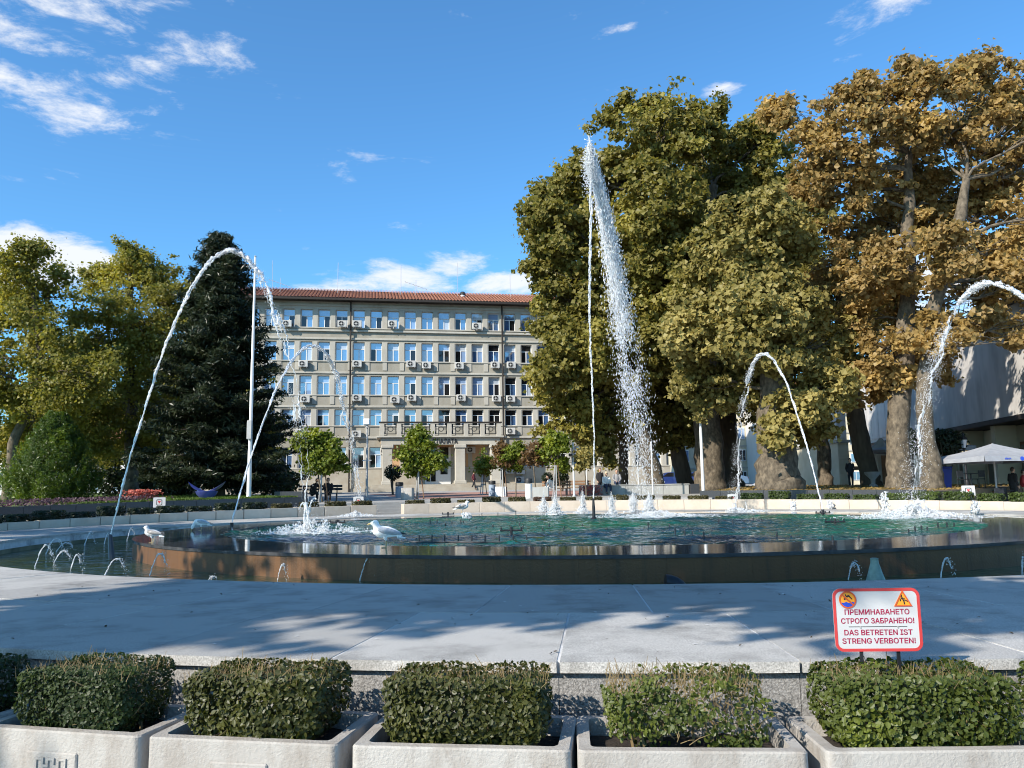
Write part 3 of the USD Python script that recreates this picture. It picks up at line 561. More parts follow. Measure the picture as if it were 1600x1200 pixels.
for zz, d in ((ROWS[0][0] - .32, .22), (ROWS[1][1] + .32, .12), (ROWS[2][1] + .3, .11), (ROWS[3][1] + .28, .11), (ROWS[4][1] + .95, .16)):
    m = MB(); fbox(m, UL - .1, UR + .1, zz - .1, zz + .1, -.05, d, .02); part(bl, 'cornice', m, STONE)
m = MB(); fbox(m, UL - .1, UR + .1, ZT - .5, ZT - .3, -.05, .12); part(bl, 'cornice', m, STUC)
wr = random.Random(5)
UP0, UP1 = fac(596, 690)[0], fac(772, 690)[0]        # the portico's extent
for ri, (z0, z1) in enumerate(ROWS):
    for k in range(k0, k1 + 1):
        uc = u0 + k * pitch
        if uc + WW / 2 > UR - .3 or (ri == 4 and UP0 + 4.2 < uc < UP1 - 3.0): continue
        if uc > fac(905, 600)[0] and ri < 4 and ri != 3: continue
        a, b = uc - WW / 2, uc + WW / 2; zs = z0 + (z1 - z0) * .62; t = .06
        m = MB()
        for (p, q, r, s) in ((a, a + t, z0, z1), (b - t, b, z0, z1), (a + t, b - t, z0 + .02, z0 + .02 + t), (a + t, b - t, z1 - t, z1), (a + t, b - t, zs, zs + .07), (uc - .045, uc + .045, z0 + .02 + t, zs)): fbox(m, p, q, r, s, -.36, -.26)
        w = part(bl, 'window', m, FRAMEW)
        prevd = wr.random(); dark = (ri >= 3 and k > 5) or (ri in (1, 2) and k > 11)
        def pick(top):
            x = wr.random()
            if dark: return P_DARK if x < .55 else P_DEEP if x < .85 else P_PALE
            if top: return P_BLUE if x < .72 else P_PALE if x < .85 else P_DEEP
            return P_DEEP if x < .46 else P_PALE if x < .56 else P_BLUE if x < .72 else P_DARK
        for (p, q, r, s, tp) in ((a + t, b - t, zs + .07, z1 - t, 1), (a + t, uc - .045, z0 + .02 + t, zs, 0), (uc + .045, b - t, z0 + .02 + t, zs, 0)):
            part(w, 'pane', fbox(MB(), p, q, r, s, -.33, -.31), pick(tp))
for pu in pipe_u:
    m = MB(); p = fw(pu, .30); m.tube([p + [0, 0, ZB], p + [0, 0, ZT + .1]], .09, 8)
    part(bl, 'drainpipe', m, EAVE)
# roof: tiled slope with a dark eave
ro = part(bl, 'roof', fbox(MB(), UL - .7, UR + .7, ZT + .0, ZT + .14, -14.7, .99), EAVE)
part(ro, 'gutter', fbox(MB(), UL - .8, UR + .8, ZT - .06, ZT + .16, 1.0, 1.2), EAVE)
m = MB(); RH = 2.75
nrow, ncol = 9, int((UR - UL + 1.6) / .34)
for j in range(nrow):
    n0, n1 = 1.15 - j * .85, 1.15 - (j + 1) * .85 - .08; za, zb2 = ZT + .12 + j * RH / nrow, ZT + .12 + (j + 1) * RH / nrow + .02
    for i in range(ncol):
        a = UL - .8 + i * .34; q = MB(); g = [(0, 0), (.06, .07), (.17, .10), (.28, .07), (.33, 0)]
        v = [(a + x, za + .05 + y, n0) for x, y in g] + [(a + x, zb2 + y, n1) for x, y in g]; q.add(v, [[i_, i_ + 1, 6 + i_, 5 + i_] for i_ in range(4)]); q.moved(FT()); m.add(*q.out())
part(ro, 'roof_tiles', m, TILE, kind='stuff')
part(ro, 'roof_slab', MB().prism(Polygon([(1.1, ZT + .145), (-6.7, ZT + .10 + RH), (-14.5, ZT + .145)]), UR - UL + 1.5, frame(fw(UL - .75, 0), (FD[1], -FD[0], 0), (0, 0, 1), (FD[0], FD[1], 0))), TILE)
for px, hh, r in ((728, 12, .22), (773, 6, .35)):
    u = fac(px, 460)[0]; m = MB(); p = fw(u, -3, ZT + .9); m.cyl(p, r, .9 if hh > 8 else .35, 12); part(ro, 'chimney', m, WHITEP if hh > 8 else GREYP)
    m = MB(); m.lathe(p + [0, 0, .9 if hh > 8 else .35], [(r * .5, 0), (r * 1.5, .08), (r * 1.5, .22), (r * .9, .36), (.01, .4)], 12); part(ro, 'chimney_cap', m, BLACKP)
for px, y0, y1, yagi in ((422, 396, 452, 0), (527, 400, 456, 0), (628, 404, 460, 0), (652, 428, 460, 1), (719, 400, 462, 0), (803, 418, 464, 0), (434, 424, 454, 1)):
    u, zt = fac(px, y0); m = MB(); p = fw(u, -2.5, ZT + .5); m.tube([p, [p[0], p[1], zt]], .022, 5)
    if yagi:
        q = np.array([p[0], p[1], zt - .6]); m.tube([q + [-1.2, 0, .45], q + [1.2, 0, -.45]], .02, 4)
        for s in np.linspace(-1.1, 1.1, 6): m.tube([q + [s, -.3, -.375 * s], q + [s, .3, -.375 * s]], .012, 4)
    part(ro, 'antenna', m, GREYP)
# portico with balcony
zb_t, zb_b = Zf(665), Zf(683); zarch = Zf(692)
po = part(bl, 'portico_slab', fbox(MB(), UP0 - .5, UP1 + .5, zb_b - .25, zb_b - .1, .10, 3.4, .03), STONE)
part(bl, 'portico_beam', fbox(MB(), UP0 - .1, UP1 + .1, zarch - .35, zb_b - .255, 2.5, 3.1, .02), STONE)
part(bl, 'portico_ceiling', fbox(MB(), UP0 - .1, UP1 + .1, zb_b - .7, zb_b - .5, .1, 2.49), OCHRE)
for s in (UP0, UP1 - .6): part(bl, 'portico_beam', fbox(MB(), s, s + .6, zarch - .35, zb_b - .255, .1, 2.49), STONE)
npost = 8
for i in range(npost):
    u = UP0 + (UP1 - UP0) * i / (npost - 1); part(bl, 'balcony_post', fbox(MB(), u - .22, u + .22, zb_b - .1, zb_t, 2.9, 3.3, .02), STONE)
part(bl, 'balcony_rail', fbox(MB(), UP0 - .3, UP1 + .3, zb_t, zb_t + .12, 2.85, 3.35), EAVE)
for i in range(npost - 1):
    a, b = UP0 + (UP1 - UP0) * i / (npost - 1) + .24, UP0 + (UP1 - UP0) * (i + 1) / (npost - 1) - .24; uc, zc2 = (a + b) / 2, (zb_b + zb_t) / 2; sh = None; h = (zb_t - zb_b) / 2
    shp = Point(uc, zc2).buffer(.27, 12).difference(Point(uc, zc2).buffer(.20, 12))
    for ln_ in ([(a, zc2 - h * .8), (b, zc2 - h * .8)], [(a, zc2 + h * .8), (b, zc2 + h * .8)], [(uc - .5, zc2 - h * .8), (uc - .5, zc2 + h * .8)], [(uc + .5, zc2 - h * .8), (uc + .5, zc2 + h * .8)], [(a, zc2), (uc - .24, zc2)], [(uc + .24, zc2), (b, zc2)], [(a, zc2 - h * .8), (uc - .5, zc2)], [(b, zc2 - h * .8), (uc + .5, zc2)], [(a, zc2 + h * .8), (uc - .5, zc2)], [(b, zc2 + h * .8), (uc + .5, zc2)]): shp = shp.union(LineString(ln_).buffer(.035, 2))
    part(bl, 'balcony_grille', MB().prism(shp, .05, FT(3.08)), BLACKP)
ztop_c = zarch - .355; zfl = Zf(757)
for px in (604, 714, 767):
    u = fac(px, 720)[0]; m = MB(); fbox(m, u - .48, u + .48, zfl, ztop_c - .35, 2.35, 3.2, .04); fbox(m, u - .58, u + .58, zfl, zfl + .35, 2.25, 3.3, .03); fbox(m, u - .6, u + .6, ztop_c - .35, ztop_c, 2.22, 3.32, .06); part(bl, 'portico_column', m, STONE)
ud0, ud1 = fac(664, 720)[0], fac(704, 720)[0]
part(bl, 'portico_wall', fbox(MB(), UP0 + .3, UP1 - .1, ROWS[4][0], zb_b - .7, .0, .05), OCHRE)
part(bl, 'door_surround', fbox(MB(), ud0, ud1, zfl, ztop_c - .1, .06, .14), WHITEP)
for (x0, x1, y0, y1, mt) in ((666, 671.5, 752, 724, P_DARK), (673, 680.5, 752, 698, P_DARK), (686.5, 700.5, 717, 699, P_DARK), (688, 699, 741, 728, P_DARK)):
    part(bl, 'door_pane', fbox(MB(), fac(x0, 720)[0], fac(x1, 720)[0], Zf(y0), Zf(y1), .15, .18), mt)
for k in range(3): part(bl, 'entrance_step', fbox(MB(), UP0 - 1 - .3 * k, UP1 + 5 + .3 * k, ZB, zfl - .004 - .17 * k, .15, 3.9 + .36 * k), PLINTH)
tx = meshkit.text_mesh('А ПАЛАТА', .44, .05, True); b = tx.bounds; ua, ub = fac(672, 688)[0] - .1, fac(708, 688)[0] + .1
K = np.eye(4); K[0, 0] = (ub - ua) / (b[1][0] - b[0][0]); K[0, 3] = ua; K[1, 3] = zarch - .24; part(bl, 'lettering', MB().tm(tx, FT(3.102) @ K), BLACKP)

# air conditioners hanging on the front
acp = None
def aircon(px, py, row, lab, n=.12):
    global acp
    u, z = fac(px, py); p = fw(u, n, z); lb = lab
    if acp is None:
        acp = thing('air_conditioner', lb, 'air conditioner', p, math.degrees(FYAW), 'air conditioners on the courthouse front')
        part(acp, 'casing', MB().box((-.46, -.36, -.33), (.46, -.02, .33), .02), ACW)
        m = MB(); m.prism(Point(-.10, 0).buffer(.27, 16), .012, upright((0, -.362, 0))); part(acp, 'fan_opening', m, BLACKP)
        m = MB(); m.prism(Point(-.10, 0).buffer(.28, 16).difference(Point(-.10, 0).buffer(.255, 16)).union(LineString([(-.36, 0), (.16, 0)]).buffer(.012)).union(LineString([(-.10, -.26), (-.10, .26)]).buffer(.012)).union(Point(-.10, 0).buffer(.08, 10)), .012, upright((0, -.376, 0))); part(acp, 'fan_grille', m, ACW)
        part(acp, 'bracket', MB().box((-.36, -.34, -.40), (-.32, .0, -.335)).box((.32, -.34, -.40), (.36, .0, -.335)), GREYP)
    else: dup(acp, lb, p, math.degrees(FYAW))
ACS = [(449, 507, 'top floor in front of the second window from the spruce', .16), (535, 507.5, 'top floor just left of the left drainpipe', .16), (558, 507.5, 'top floor just right of the left drainpipe', .16), (613, 507.5, 'white one on the top floor in the fourth bay past the left drainpipe', .16), (744, 511, 'top floor in the second bay left of the right drainpipe', .16), (848, 513, 'top floor beside the big plane tree', .16),
       (419, 570, 'fourth floor nearest the spruce', 0), (474, 569, 'fourth floor behind the small left water arc', 0), (558, 569, 'fourth floor right beside the left drainpipe', 0), (642, 569.5, 'fourth floor below the fourth window right of the left drainpipe', 0), (666, 571.5, 'fourth floor left one of the close middle pair', 0), (717, 572, 'fourth floor above the lettering end', 0), (773, 571, 'fourth floor just left of the right drainpipe', 0), (798, 571, 'fourth floor just right of the right drainpipe', 0),
       (477, 624, 'third floor left of the water arc', 0), (558, 622, 'third floor right beside the left drainpipe', 0), (617, 625, 'third floor in the third bay right of the left drainpipe', 0), (643, 622, 'third floor in the fourth bay right of the left drainpipe', 0), (720, 622, 'third floor above the balcony', 0), (775, 623, 'third floor just left of the right drainpipe', 0), (797, 623.5, 'third floor just right of the right drainpipe', 0), (853, 622, 'third floor beside the plane foliage', 0),
       (557, 678.5, 'second floor behind the lamp head', 0), (797, 674, 'second floor right of the balcony', 0), (470, 676, 'second floor beside the spruce tip', 0), (796, 735, 'ground floor left of the pair behind the pale bare tree', 0), (812, 736, 'ground floor right of the pair behind the pale bare tree', 0), (811, 750, 'lowest one near the ground behind the white bin', 0), (601, 705, 'inside the portico on the left', 0), (735, 703, 'inside the portico on the right', 0)]
for px, py, lab, dz in ACS: aircon(px, py, 0, 'air conditioner: ' + lab, .12 + dz if 'portico' not in lab else .08)

# ------------------------------------------------------------------ trees
PL_GREEN = LEAF('plane_leaves_green', [(0, (0.17, 0.148, 0.035)), (.3, (0.36, 0.305, 0.07)), (.65, (0.56, 0.45, 0.13)), (1, (0.70, 0.56, 0.24))], 0.4, .25, .5, .3)
PL_GOLD = LEAF('plane_leaves_gold', [(0, (0.2324, 0.1946, 0.0602)), (0.4, (0.4642, 0.3802, 0.1366)), (0.75, (0.6376, 0.5116, 0.2176)), (1, (0.7392, 0.6216, 0.3528))], 0.4, .3, .5, .25)
PL_ORANGE = LEAF('plane_leaves_orange', [(0, (0.28, 0.19, 0.07)), (.35, (0.52, 0.365, 0.13)), (.7, (0.68, 0.51, 0.21)), (1, (0.78, 0.64, 0.34))], 0.42, .3, .5, .3)
DEC_LEFT = LEAF('left_tree_leaves', [(0, (0.19, 0.175, 0.035)), (.4, (0.44, 0.375, 0.065)), (.8, (0.66, 0.53, 0.10)), (1, (0.76, 0.57, 0.12))], 0.45, .3, .5, .35)
SPRUCE = LEAF('spruce_needles', [(0, (0.018, 0.025, 0.012)), (.6, (0.07, 0.082, 0.034)), (1, (0.17, 0.17, 0.07))], 0.2, .6, .35, .25)
THUJA = LEAF('thuja_leaves', [(0, (0.06, 0.09, 0.012)), (.5, (0.20, 0.26, 0.022)), (1, (0.46, 0.48, 0.05))], 0.4, .8, .3, .35)
def wood(rng, p0, p1, r0, r1, n=7, wob=.05, sag=0.0):
    k = np.linspace(0, 1, n)[:, None]; L = np.linalg.norm(np.subtract(p1, p0)); w = rng.normal(size=(n, 3)) * wob * L; w[0] = 0; w[-1] = 0
    w = (w + np.roll(w, 1, 0)) / 2; w[0] = 0; w[-1] = 0
    return np.asarray(p0) + k * np.subtract(p1, p0) + w + np.array([0, 0, 1]) * sag * L * (k * (1 - k)), np.linspace(r0, r1, n)
def tree(name, label, cat, trunk, lobes, leafmat, seed, density=1.0, lsize=.24, bark=None, group=None, fork=.55, cl_r=.42, per=36, hollow=.5, gap=.36, leafkind='plane', twig_n=14, flare=1.25, sub=5):
    """trunk: [(point, radius), ...] upwards; lobes: [(centre, radius)] of leafy boughs."""
    rng = np.random.default_rng(seed); bark = bark or BARKP
    tp = np.array([t[0] for t in trunk], float); tr = np.array([t[1] for t in trunk], float)
    t = thing(name, label, cat, tp[0], 0, group); org = tp[0].copy()
    m = MB(); kk = np.linspace(0, len(tp) - 1, 22); fine = np.stack([np.interp(kk, np.arange(len(tp)), tp[:, i]) for i in range(3)], 1); rr = np.interp(kk, np.arange(len(tp)), tr)
    fine[1:-1] += rng.normal(size=(20, 3)) * tr[0] * .06; rr = rr * (1 + (flare - 1) * np.exp(-kk / kk[-1] * 14)) * rng.uniform(.94, 1.07, len(rr))
    fine[0, 2] -= .25
    q = MB().tube(fine - org, rr, 14); v, f = q.out(); v = v + (meshkit.fbm(v * 2.2 + seed, 3)[:, None] - .5) * unit(v * [1, 1, 0]) * tr[0] * .35
    part(t, 'trunk', (v, f), bark, True)
    m = MB(); limbs = []
    top = fine[int(len(fine) * fork):]
    for c, r in lobes:
        c = np.array(c, float); d = np.linalg.norm(top - c, axis=1) + (top[:, 2] > c[2] - .2) * 6; s = top[int(np.argmin(d))]; rad_s = np.interp(np.argmin(d) + len(fine) - len(top), np.arange(len(fine)), rr)
        e = c + (c - s) * .1; L = np.linalg.norm(e - s); P, R = wood(rng, s, e, min(rad_s * .42, .04 + .017 * L), .022, 9, .05, .07); m.tube(P - org, R, 7); limbs.append((P, c, r))
        for _ in range(twig_n):
            dd = unit(rng.normal(size=3) + [0, 0, .3]); s2 = P[rng.integers(3, 8)]; e2 = c + dd * r * rng.uniform(.55, 1.0); P2, R2 = wood(rng, s2, e2, .022 + .006 * r, .006, 5, .07, .04); m.tube(P2 - org, R2, 4, False)
    part(t, 'limbs', m, bark)
    pts, nrs = [], []; full = []
    for c, r in lobes:
        full.append((np.array(c), r * (.86 if sub else 1)))
        for _ in range(sub): dd = unit(rng.normal(size=3)); full.append((np.array(c) + dd * r * rng.uniform(.65, 1.0), r * rng.uniform(.22, .42)))
    for c, r in full:
        n = int(density * 4.3 * r ** 2 / cl_r ** 2) + 5
        d = unit(rng.normal(size=(n, 3))); rad_ = r * (1 - (1 - hollow) * rng.random(n) ** 1.5) * np.where(rng.random(n) < .14, rng.uniform(1.0, 1.28, n), 1); p = np.array(c) + d * rad_[:, None] * [1, 1, .92]
        p += rng.normal(size=p.shape) * r * .07
        pts.append(p); nrs.append(d)
    # shoots that stick out of the boughs and make the outline ragged
    for c, r in lobes:
        for _ in range(9 if sub == 5 else 2):
            d = unit(rng.normal(size=3) + [0, 0, .35]); k = np.linspace(.85, 1.0 + rng.uniform(.2, .75), 7); p = np.array(c) + d * r * k[:, None] + rng.normal(size=(7, 3)) * .05 * r + np.array([0, 0, -.05 * r]) * (k[:, None] - .85) ** 2; pts.append(p); nrs.append(np.repeat(d[None], 7, 0))
    P, D = np.vstack(pts), np.vstack(nrs)
    if gap:      # hollows between the tufts, at two sizes
        f1 = meshkit.fbm(P / 1.15 + seed * 1.7, 2, seed); f2 = meshkit.fbm(P / .5 + seed * .7, 2, seed + 3); q = f1 * .62 + f2 * .38; th = np.quantile(q, gap); P, D, q = P[q > th], D[q > th], q[q > th]
    n = len(P); off = rng.normal(size=(n, per, 3)) * cl_r * np.array([.62, .62, .36]) * rng.uniform(.45, 1.5, (n, 1, 1)); lp = (P[:, None] + off).reshape(-1, 3)
    ln = (unit(off) * .4 + D[:, None] * .5 + [0, 0, .45] + rng.normal(size=off.shape) * .75).reshape(-1, 3)
    part(t, 'crown', MB().add(*leaf_mesh(lp - org, ln, lsize * rng.uniform(.4, 1.3, len(lp)), rng, leafkind, .35)), leafmat, kind='stuff')
    return t
def lob(Y, items, jit=1.6, seed=0):
    """Leafy boughs surveyed as (x, y, radius) in photograph pixels at about Y metres; each gets its own distance."""
    r = random.Random(seed); out = []
    for it in items:
        px, py, rp = it[:3]; yy = Y + (it[3] if len(it) > 3 else r.uniform(-jit, jit)); out.append((at(px, py, yy), rp * yy / FPX))
    return out
def tr(Y, items): return [(at(px, py, Y), rp * Y / FPX / 2) for px, py, rp in items]
def foot(px, Y):
    p = at(px, 765, Y); return np.array([p[0], p[1], gz(p[0], p[1])])
def trunk_from(px, Y, items):
    f = foot(px, Y); L = tr(Y, items); return [(f, L[0][1] * 1.05)] + L
PG = 'old plane trees right of the courthouse'
tree('plane_tree', 'tall green plane tree with slanting trunk, leftmost of the plane trees beside the courthouse', 'tree', trunk_from(1028, 52, [(1018, 730, 26), (1000, 660, 24), (985, 560, 22), (985, 430, 18), (1000, 300, 12)]),
     lob(52, [(1040, 215, 62), (960, 285, 60), (905, 290, 42), (868, 355, 46), (858, 430, 32), (960, 400, 80), (890, 470, 55), (1000, 480, 80), (920, 555, 62), (868, 585, 42), (960, 625, 55), (895, 650, 36), (935, 690, 30), (1040, 330, 80), (1085, 195, 45), (1000, 200, 45), (990, 560, 60), (900, 390, 60), (860, 320, 28), (1050, 420, 70), (880, 540, 40)], 2.5, 1), PL_GREEN, 101, 1.5, .27, group=PG)
tree('plane_tree', 'dark green plane tree with broad dark trunk behind the white lamp pole', 'tree', trunk_from(1110, 54, [(1108, 730, 44), (1102, 640, 40), (1105, 500, 34), (1110, 380, 22), (1115, 290, 12)]),
     lob(56, [(1110, 255, 62), (1150, 320, 65), (1195, 290, 50), (1185, 225, 40), (1100, 340, 75), (1180, 400, 70), (1080, 430, 80), (1080, 520, 70), (1110, 590, 60), (1040, 600, 60), (1050, 660, 40), (1230, 330, 45), (1230, 420, 50), (1150, 480, 70), (1200, 520, 60)], 2.5, 2), PL_GREEN, 102, 1.45, .27, group=PG)
tree('plane_tree', 'thick mottled plane tree whose sunlit golden boughs hang low behind the right water arc', 'tree', trunk_from(1214, 44, [(1214, 745, 66), (1213, 700, 58), (1212, 640, 54), (1215, 560, 46), (1205, 470, 36), (1195, 390, 18)]),
     lob(44, [(1200, 350, 42), (1130, 410, 50), (1185, 450, 58), (1235, 385, 42), (1110, 480, 38), (1225, 545, 52), (1160, 520, 50), (1285, 545, 48), (1245, 640, 36), (1290, 610, 36), (1180, 595, 36), (1070, 530, 36), (1090, 600, 34), (1240, 470, 46), (1150, 360, 32), (1215, 690, 16), (1270, 670, 22), (1150, 610, 30)], 2.4, 3), PL_GOLD, 103, 1.35, .26, group=PG, hollow=.5)
tree('plane_tree', 'tall orange brown plane tree with straight trunk, second trunk from the cafe umbrella', 'tree', trunk_from(1404, 43, [(1405, 740, 36), (1404, 650, 32), (1412, 540, 28), (1420, 440, 22), (1420, 340, 20), (1420, 240, 10)]),
     lob(44, [(1300, 255, 44), (1345, 205, 48), (1390, 150, 40), (1432, 120, 30), (1440, 190, 50), (1335, 300, 48), (1415, 270, 66), (1380, 350, 56), (1330, 380, 46), (1255, 235, 32), (1225, 182, 24), (1410, 420, 46), (1290, 170, 22), (1345, 150, 24), (1365, 430, 46), (1300, 440, 40), (1450, 330, 44), (1340, 505, 44), (1430, 505, 40), (1390, 560, 36), (1405, 590, 24), (1365, 600, 30), (1440, 560, 30), (1270, 300, 34)], 3, 4), PL_ORANGE, 104, 1.0, .25, group=PG, gap=.60, hollow=.12)
tree('plane_tree', 'orange brown plane tree with a knobbly splashed trunk at the right edge beside the cafe', 'tree', trunk_from(1458, 41, [(1456, 740, 32), (1449, 690, 27), (1444, 600, 22), (1460, 480, 20), (1490, 380, 20), (1510, 280, 12)]),
     lob(42, [(1500, 215, 50), (1535, 120, 40), (1555, 185, 44), (1490, 310, 56), (1575, 270, 50), (1540, 350, 52), (1480, 400, 42), (1590, 380, 48), (1600, 160, 50), (1545, 440, 36), (1640, 240, 60), (1640, 340, 60), (1500, 475, 30), (1590, 445, 30), (1660, 430, 50), (1490, 150, 26), (1680, 180, 60), (1470, 520, 40), (1520, 490, 40), (1455, 570, 28), (1560, 500, 34), (1600, 520, 30)], 3, 5), PL_ORANGE, 105, 1.0, .25, group=PG, gap=.60, hollow=.12)
tree('plane_tree', 'dark leaning plane tree between the yellow house and the straight trunk', 'tree', trunk_from(1362, 52, [(1358, 740, 28), (1342, 680, 26), (1330, 600, 24), (1322, 500, 20), (1310, 420, 12)]),
     lob(53, [(1300, 410, 54), (1355, 480, 54), (1290, 490, 54), (1260, 440, 44), (1340, 560, 40), (1300, 560, 46), (1250, 520, 46), (1380, 440, 36), (1280, 620, 30)], 2.5, 6), PL_GREEN, 106, .95, .17, bark=BARKD, group=PG)
tree('plane_tree', 'slim pale plane trunk left of the yellow house', 'tree', trunk_from(1290, 58, [(1288, 730, 20), (1284, 650, 18), (1280, 580, 14), (1275, 500, 10)]), lob(58, [(1270, 510, 50), (1240, 590, 36), (1290, 570, 40), (1210, 530, 40)], 2, 7), PL_GREEN, 107, 0.66, .19, group=PG)
tree('plane_tree', 'dark trunk close behind the lamp pole, right one of the pair', 'tree', trunk_from(1142, 60, [(1140, 730, 32), (1135, 650, 28), (1130, 560, 22), (1130, 470, 14)]), lob(60, [(1130, 480, 60), (1180, 560, 50), (1130, 590, 50), (1080, 640, 30), (1180, 640, 30)], 2, 8), PL_GREEN, 108, 0.72, .19, bark=BARKD, group=PG)
tree('plane_tree', 'dark leaning trunk over the blue car, right of the slanting trunk', 'tree', trunk_from(1075, 57, [(1062, 720, 24), (1050, 660, 22), (1040, 600, 18), (1030, 520, 12)]), lob(58, [(1030, 520, 60), (1080, 590, 46), (1010, 590, 50), (1050, 650, 34), (980, 660, 30)], 2, 9), PL_GREEN, 109, 0.72, .19, bark=BARKD, group=PG)
tree('plane_tree', 'short dark trunk behind the seated people by the grey wall', 'tree', trunk_from(974, 56, [(974, 720, 14), (972, 680, 13), (965, 620, 10), (960, 560, 7)]), lob(56, [(950, 600, 50), (990, 650, 34), (920, 620, 40)], 2, 10), PL_GREEN, 110, 0.66, .19, bark=BARKD, group=PG)
LG = 'leafy trees at the left of the square'
tree('broadleaf_tree', 'pale limbed tree with open crown at the left edge', 'tree', trunk_from(12, 44, [(20, 690, 14), (45, 640, 12), (62, 590, 10), (60, 520, 8), (50, 450, 6)]), lob(44, [(28, 425, 42), (75, 465, 36), (10, 480, 46), (60, 520, 46), (100, 560, 46), (10, 560, 54), (85, 620, 46), (20, 630, 46), (120, 620, 36), (-40, 480, 60), (-40, 590, 60), (50, 400, 18), (140, 590, 34), (30, 690, 32)], 2.5, 11), DEC_LEFT, 111, 1.15, .15, group=LG, gap=.45, hollow=.25)
tree('broadleaf_tree', 'tall bushy golden green tree between the left tree and the spruce', 'tree', trunk_from(205, 50, [(205, 740, 20), (205, 650, 17), (205, 560, 13), (204, 460, 9), (203, 400, 4)]), lob(50, [(200, 440, 42), (245, 438, 34), (165, 455, 36), (214, 500, 62), (152, 530, 52), (250, 520, 48), (200, 580, 62), (150, 610, 46), (255, 600, 48), (190, 670, 52), (203, 402, 14), (240, 670, 40), (150, 680, 38), (275, 470, 26), (130, 560, 34)], 2.5, 12), DEC_LEFT, 112, 1.35, .15, group=LG, gap=.40)
tree('broadleaf_tree', 'shaded tree far behind the thuja bush', 'tree', trunk_from(100, 64, [(102, 700, 14), (105, 620, 10), (105, 560, 6)]), lob(64, [(110, 580, 60), (60, 640, 50), (150, 650, 50), (30, 660, 50), (180, 720, 36)], 3, 13), DEC_LEFT, 113, .7, .24, bark=BARKD, group=LG)
tree('broadleaf_tree', 'dim tree filling the gap behind the spruce', 'tree', trunk_from(300, 66, [(300, 700, 14), (300, 640, 10), (300, 580, 6)]), lob(66, [(300, 580, 60), (260, 660, 50), (340, 660, 60), (400, 700, 40), (230, 710, 40), (360, 600, 50)], 3, 14), DEC_LEFT, 114, .7, .24, bark=BARKD, group=LG)

def spruce(label, px, Y, apex_y, base_hw, seed):
    rng = np.random.default_rng(seed); p0 = foot(px, Y); ap = at(px, apex_y, Y); H = ap[2] - p0[2]; t = thing('spruce', label, 'tree', p0)
    P, R = wood(rng, (0, 0, -.2), (ap[0] - p0[0], 0, H), .30, .03, 12, .004); part(t, 'trunk', MB().tube(P, R, 10), BARKD, True)
    lp, ln, m = [], [], MB(); zz = H * .07
    while zz < H * .995:
        k = 1 - zz / H; L0 = base_hw * (k ** .72) * (1.0 if k > .1 else .9) + .35; nb = int(5 + 6 * k); g0 = rng.random() * 6.28
        for j in range(nb):
            g = g0 + j * 6.28 / nb + rng.normal() * .25; L = L0 * rng.choice([rng.uniform(.5, .85), rng.uniform(.8, 1.25)]); d = np.array([math.cos(g), math.sin(g), 0]); x = (ap[0] - p0[0]) * zz / H
            s = np.linspace(0, 1, 7)[:, None]; B = np.array([x, 0, zz]) + d * L * s + np.array([0, 0, 1]) * (L * (.10 * s - .42 * k * s ** 1.4 + .22 * s ** 3)); m.tube(B, np.linspace(.045, .01, 7) * (.5 + k), 4, False)
            n = int(17 * L) + 8; u = rng.random(n) ** .75; q = np.stack([np.interp(u, s[:, 0], B[:, i]) for i in range(3)], 1); side = np.cross(d, [0, 0, 1]); w = (rng.random(n) - .5) * 1.15 * (.25 + .75 * (1 - u)) * min(L, 2.6) * .75
            q = q + side * w[:, None] + np.array([0, 0, 1]) * (-.14 * np.abs(w) - rng.random(n) * .16)[:, None]
            off = rng.normal(size=(n, 8, 3)) * [.17, .17, .07]; lp.append((q[:, None] + off).reshape(-1, 3)); ln.append((rng.normal(size=(n, 8, 3)) * .7 + [0, 0, .8] + d * .3).reshape(-1, 3))
        zz += rng.uniform(.16, .28) * (.7 + .9 * k)
    lp, ln = np.vstack(lp), np.vstack(ln); part(t, 'branches', m, BARKD)
    part(t, 'needles', MB().add(*leaf_mesh(lp, ln, .36 * rng.uniform(.5, 1.2, len(lp)), rng, 'blade')), SPRUCE, kind='stuff'); return t
spruce('tall dark spruce on the lawn behind the flagpole', 344, 45, 366, 4.1, 31)
# thuja bush
def thuja():
    rng = np.random.default_rng(41); p0 = foot(82, 37); p0[2] -= .03; t = thing('thuja_bush', 'round bright green thuja bush above the pink flower bed', 'bush', p0); H = at(82, 640, 37)[2] - p0[2]; W = 62 * 37 / FPX
    part(t, 'stem', MB().tube([(0, 0, -.2), (0, 0, H * .8)], [.12, .03], 8), BARKD)
    n = 950; u = unit(rng.normal(size=(n, 3))); z = (rng.random(n)) ** 1.15; w = W * np.minimum(1, .62 + z * 1.9) * np.clip(1 - z, 0, 1) ** .85 * 1.2 * rng.uniform(.5, 1.1, n); g = rng.random(n) * 6.283
    c = np.stack([np.cos(g) * w, np.sin(g) * w, z * H * .90], 1); per = 64; hh_ = rng.random((n, per, 1)); o = hh_ * np.array([0, 0, .8]) * (1 - .55 * z[:, None, None]) + rng.normal(size=(n, per, 3)) * [.15, .15, .05] * (1.15 - hh_); rr = np.stack([np.cos(g), np.sin(g), np.zeros(n)], 1)
    o += rr[:, None] * hh_ * .30
    p = (c[:, None] + o).reshape(-1, 3); p[:, 2] = np.minimum(p[:, 2], H * 1.06); p[:, 2] = np.maximum(p[:, 2], .05); nn = (rr[:, None] * .8 + rng.normal(size=(n, per, 3)) * .5).reshape(-1, 3)
    part(t, 'foliage', MB().add(*leaf_mesh(p, nn, .16 * rng.uniform(.5, 1.2, len(p)), rng, 'blade')), THUJA, kind='stuff')
thuja()

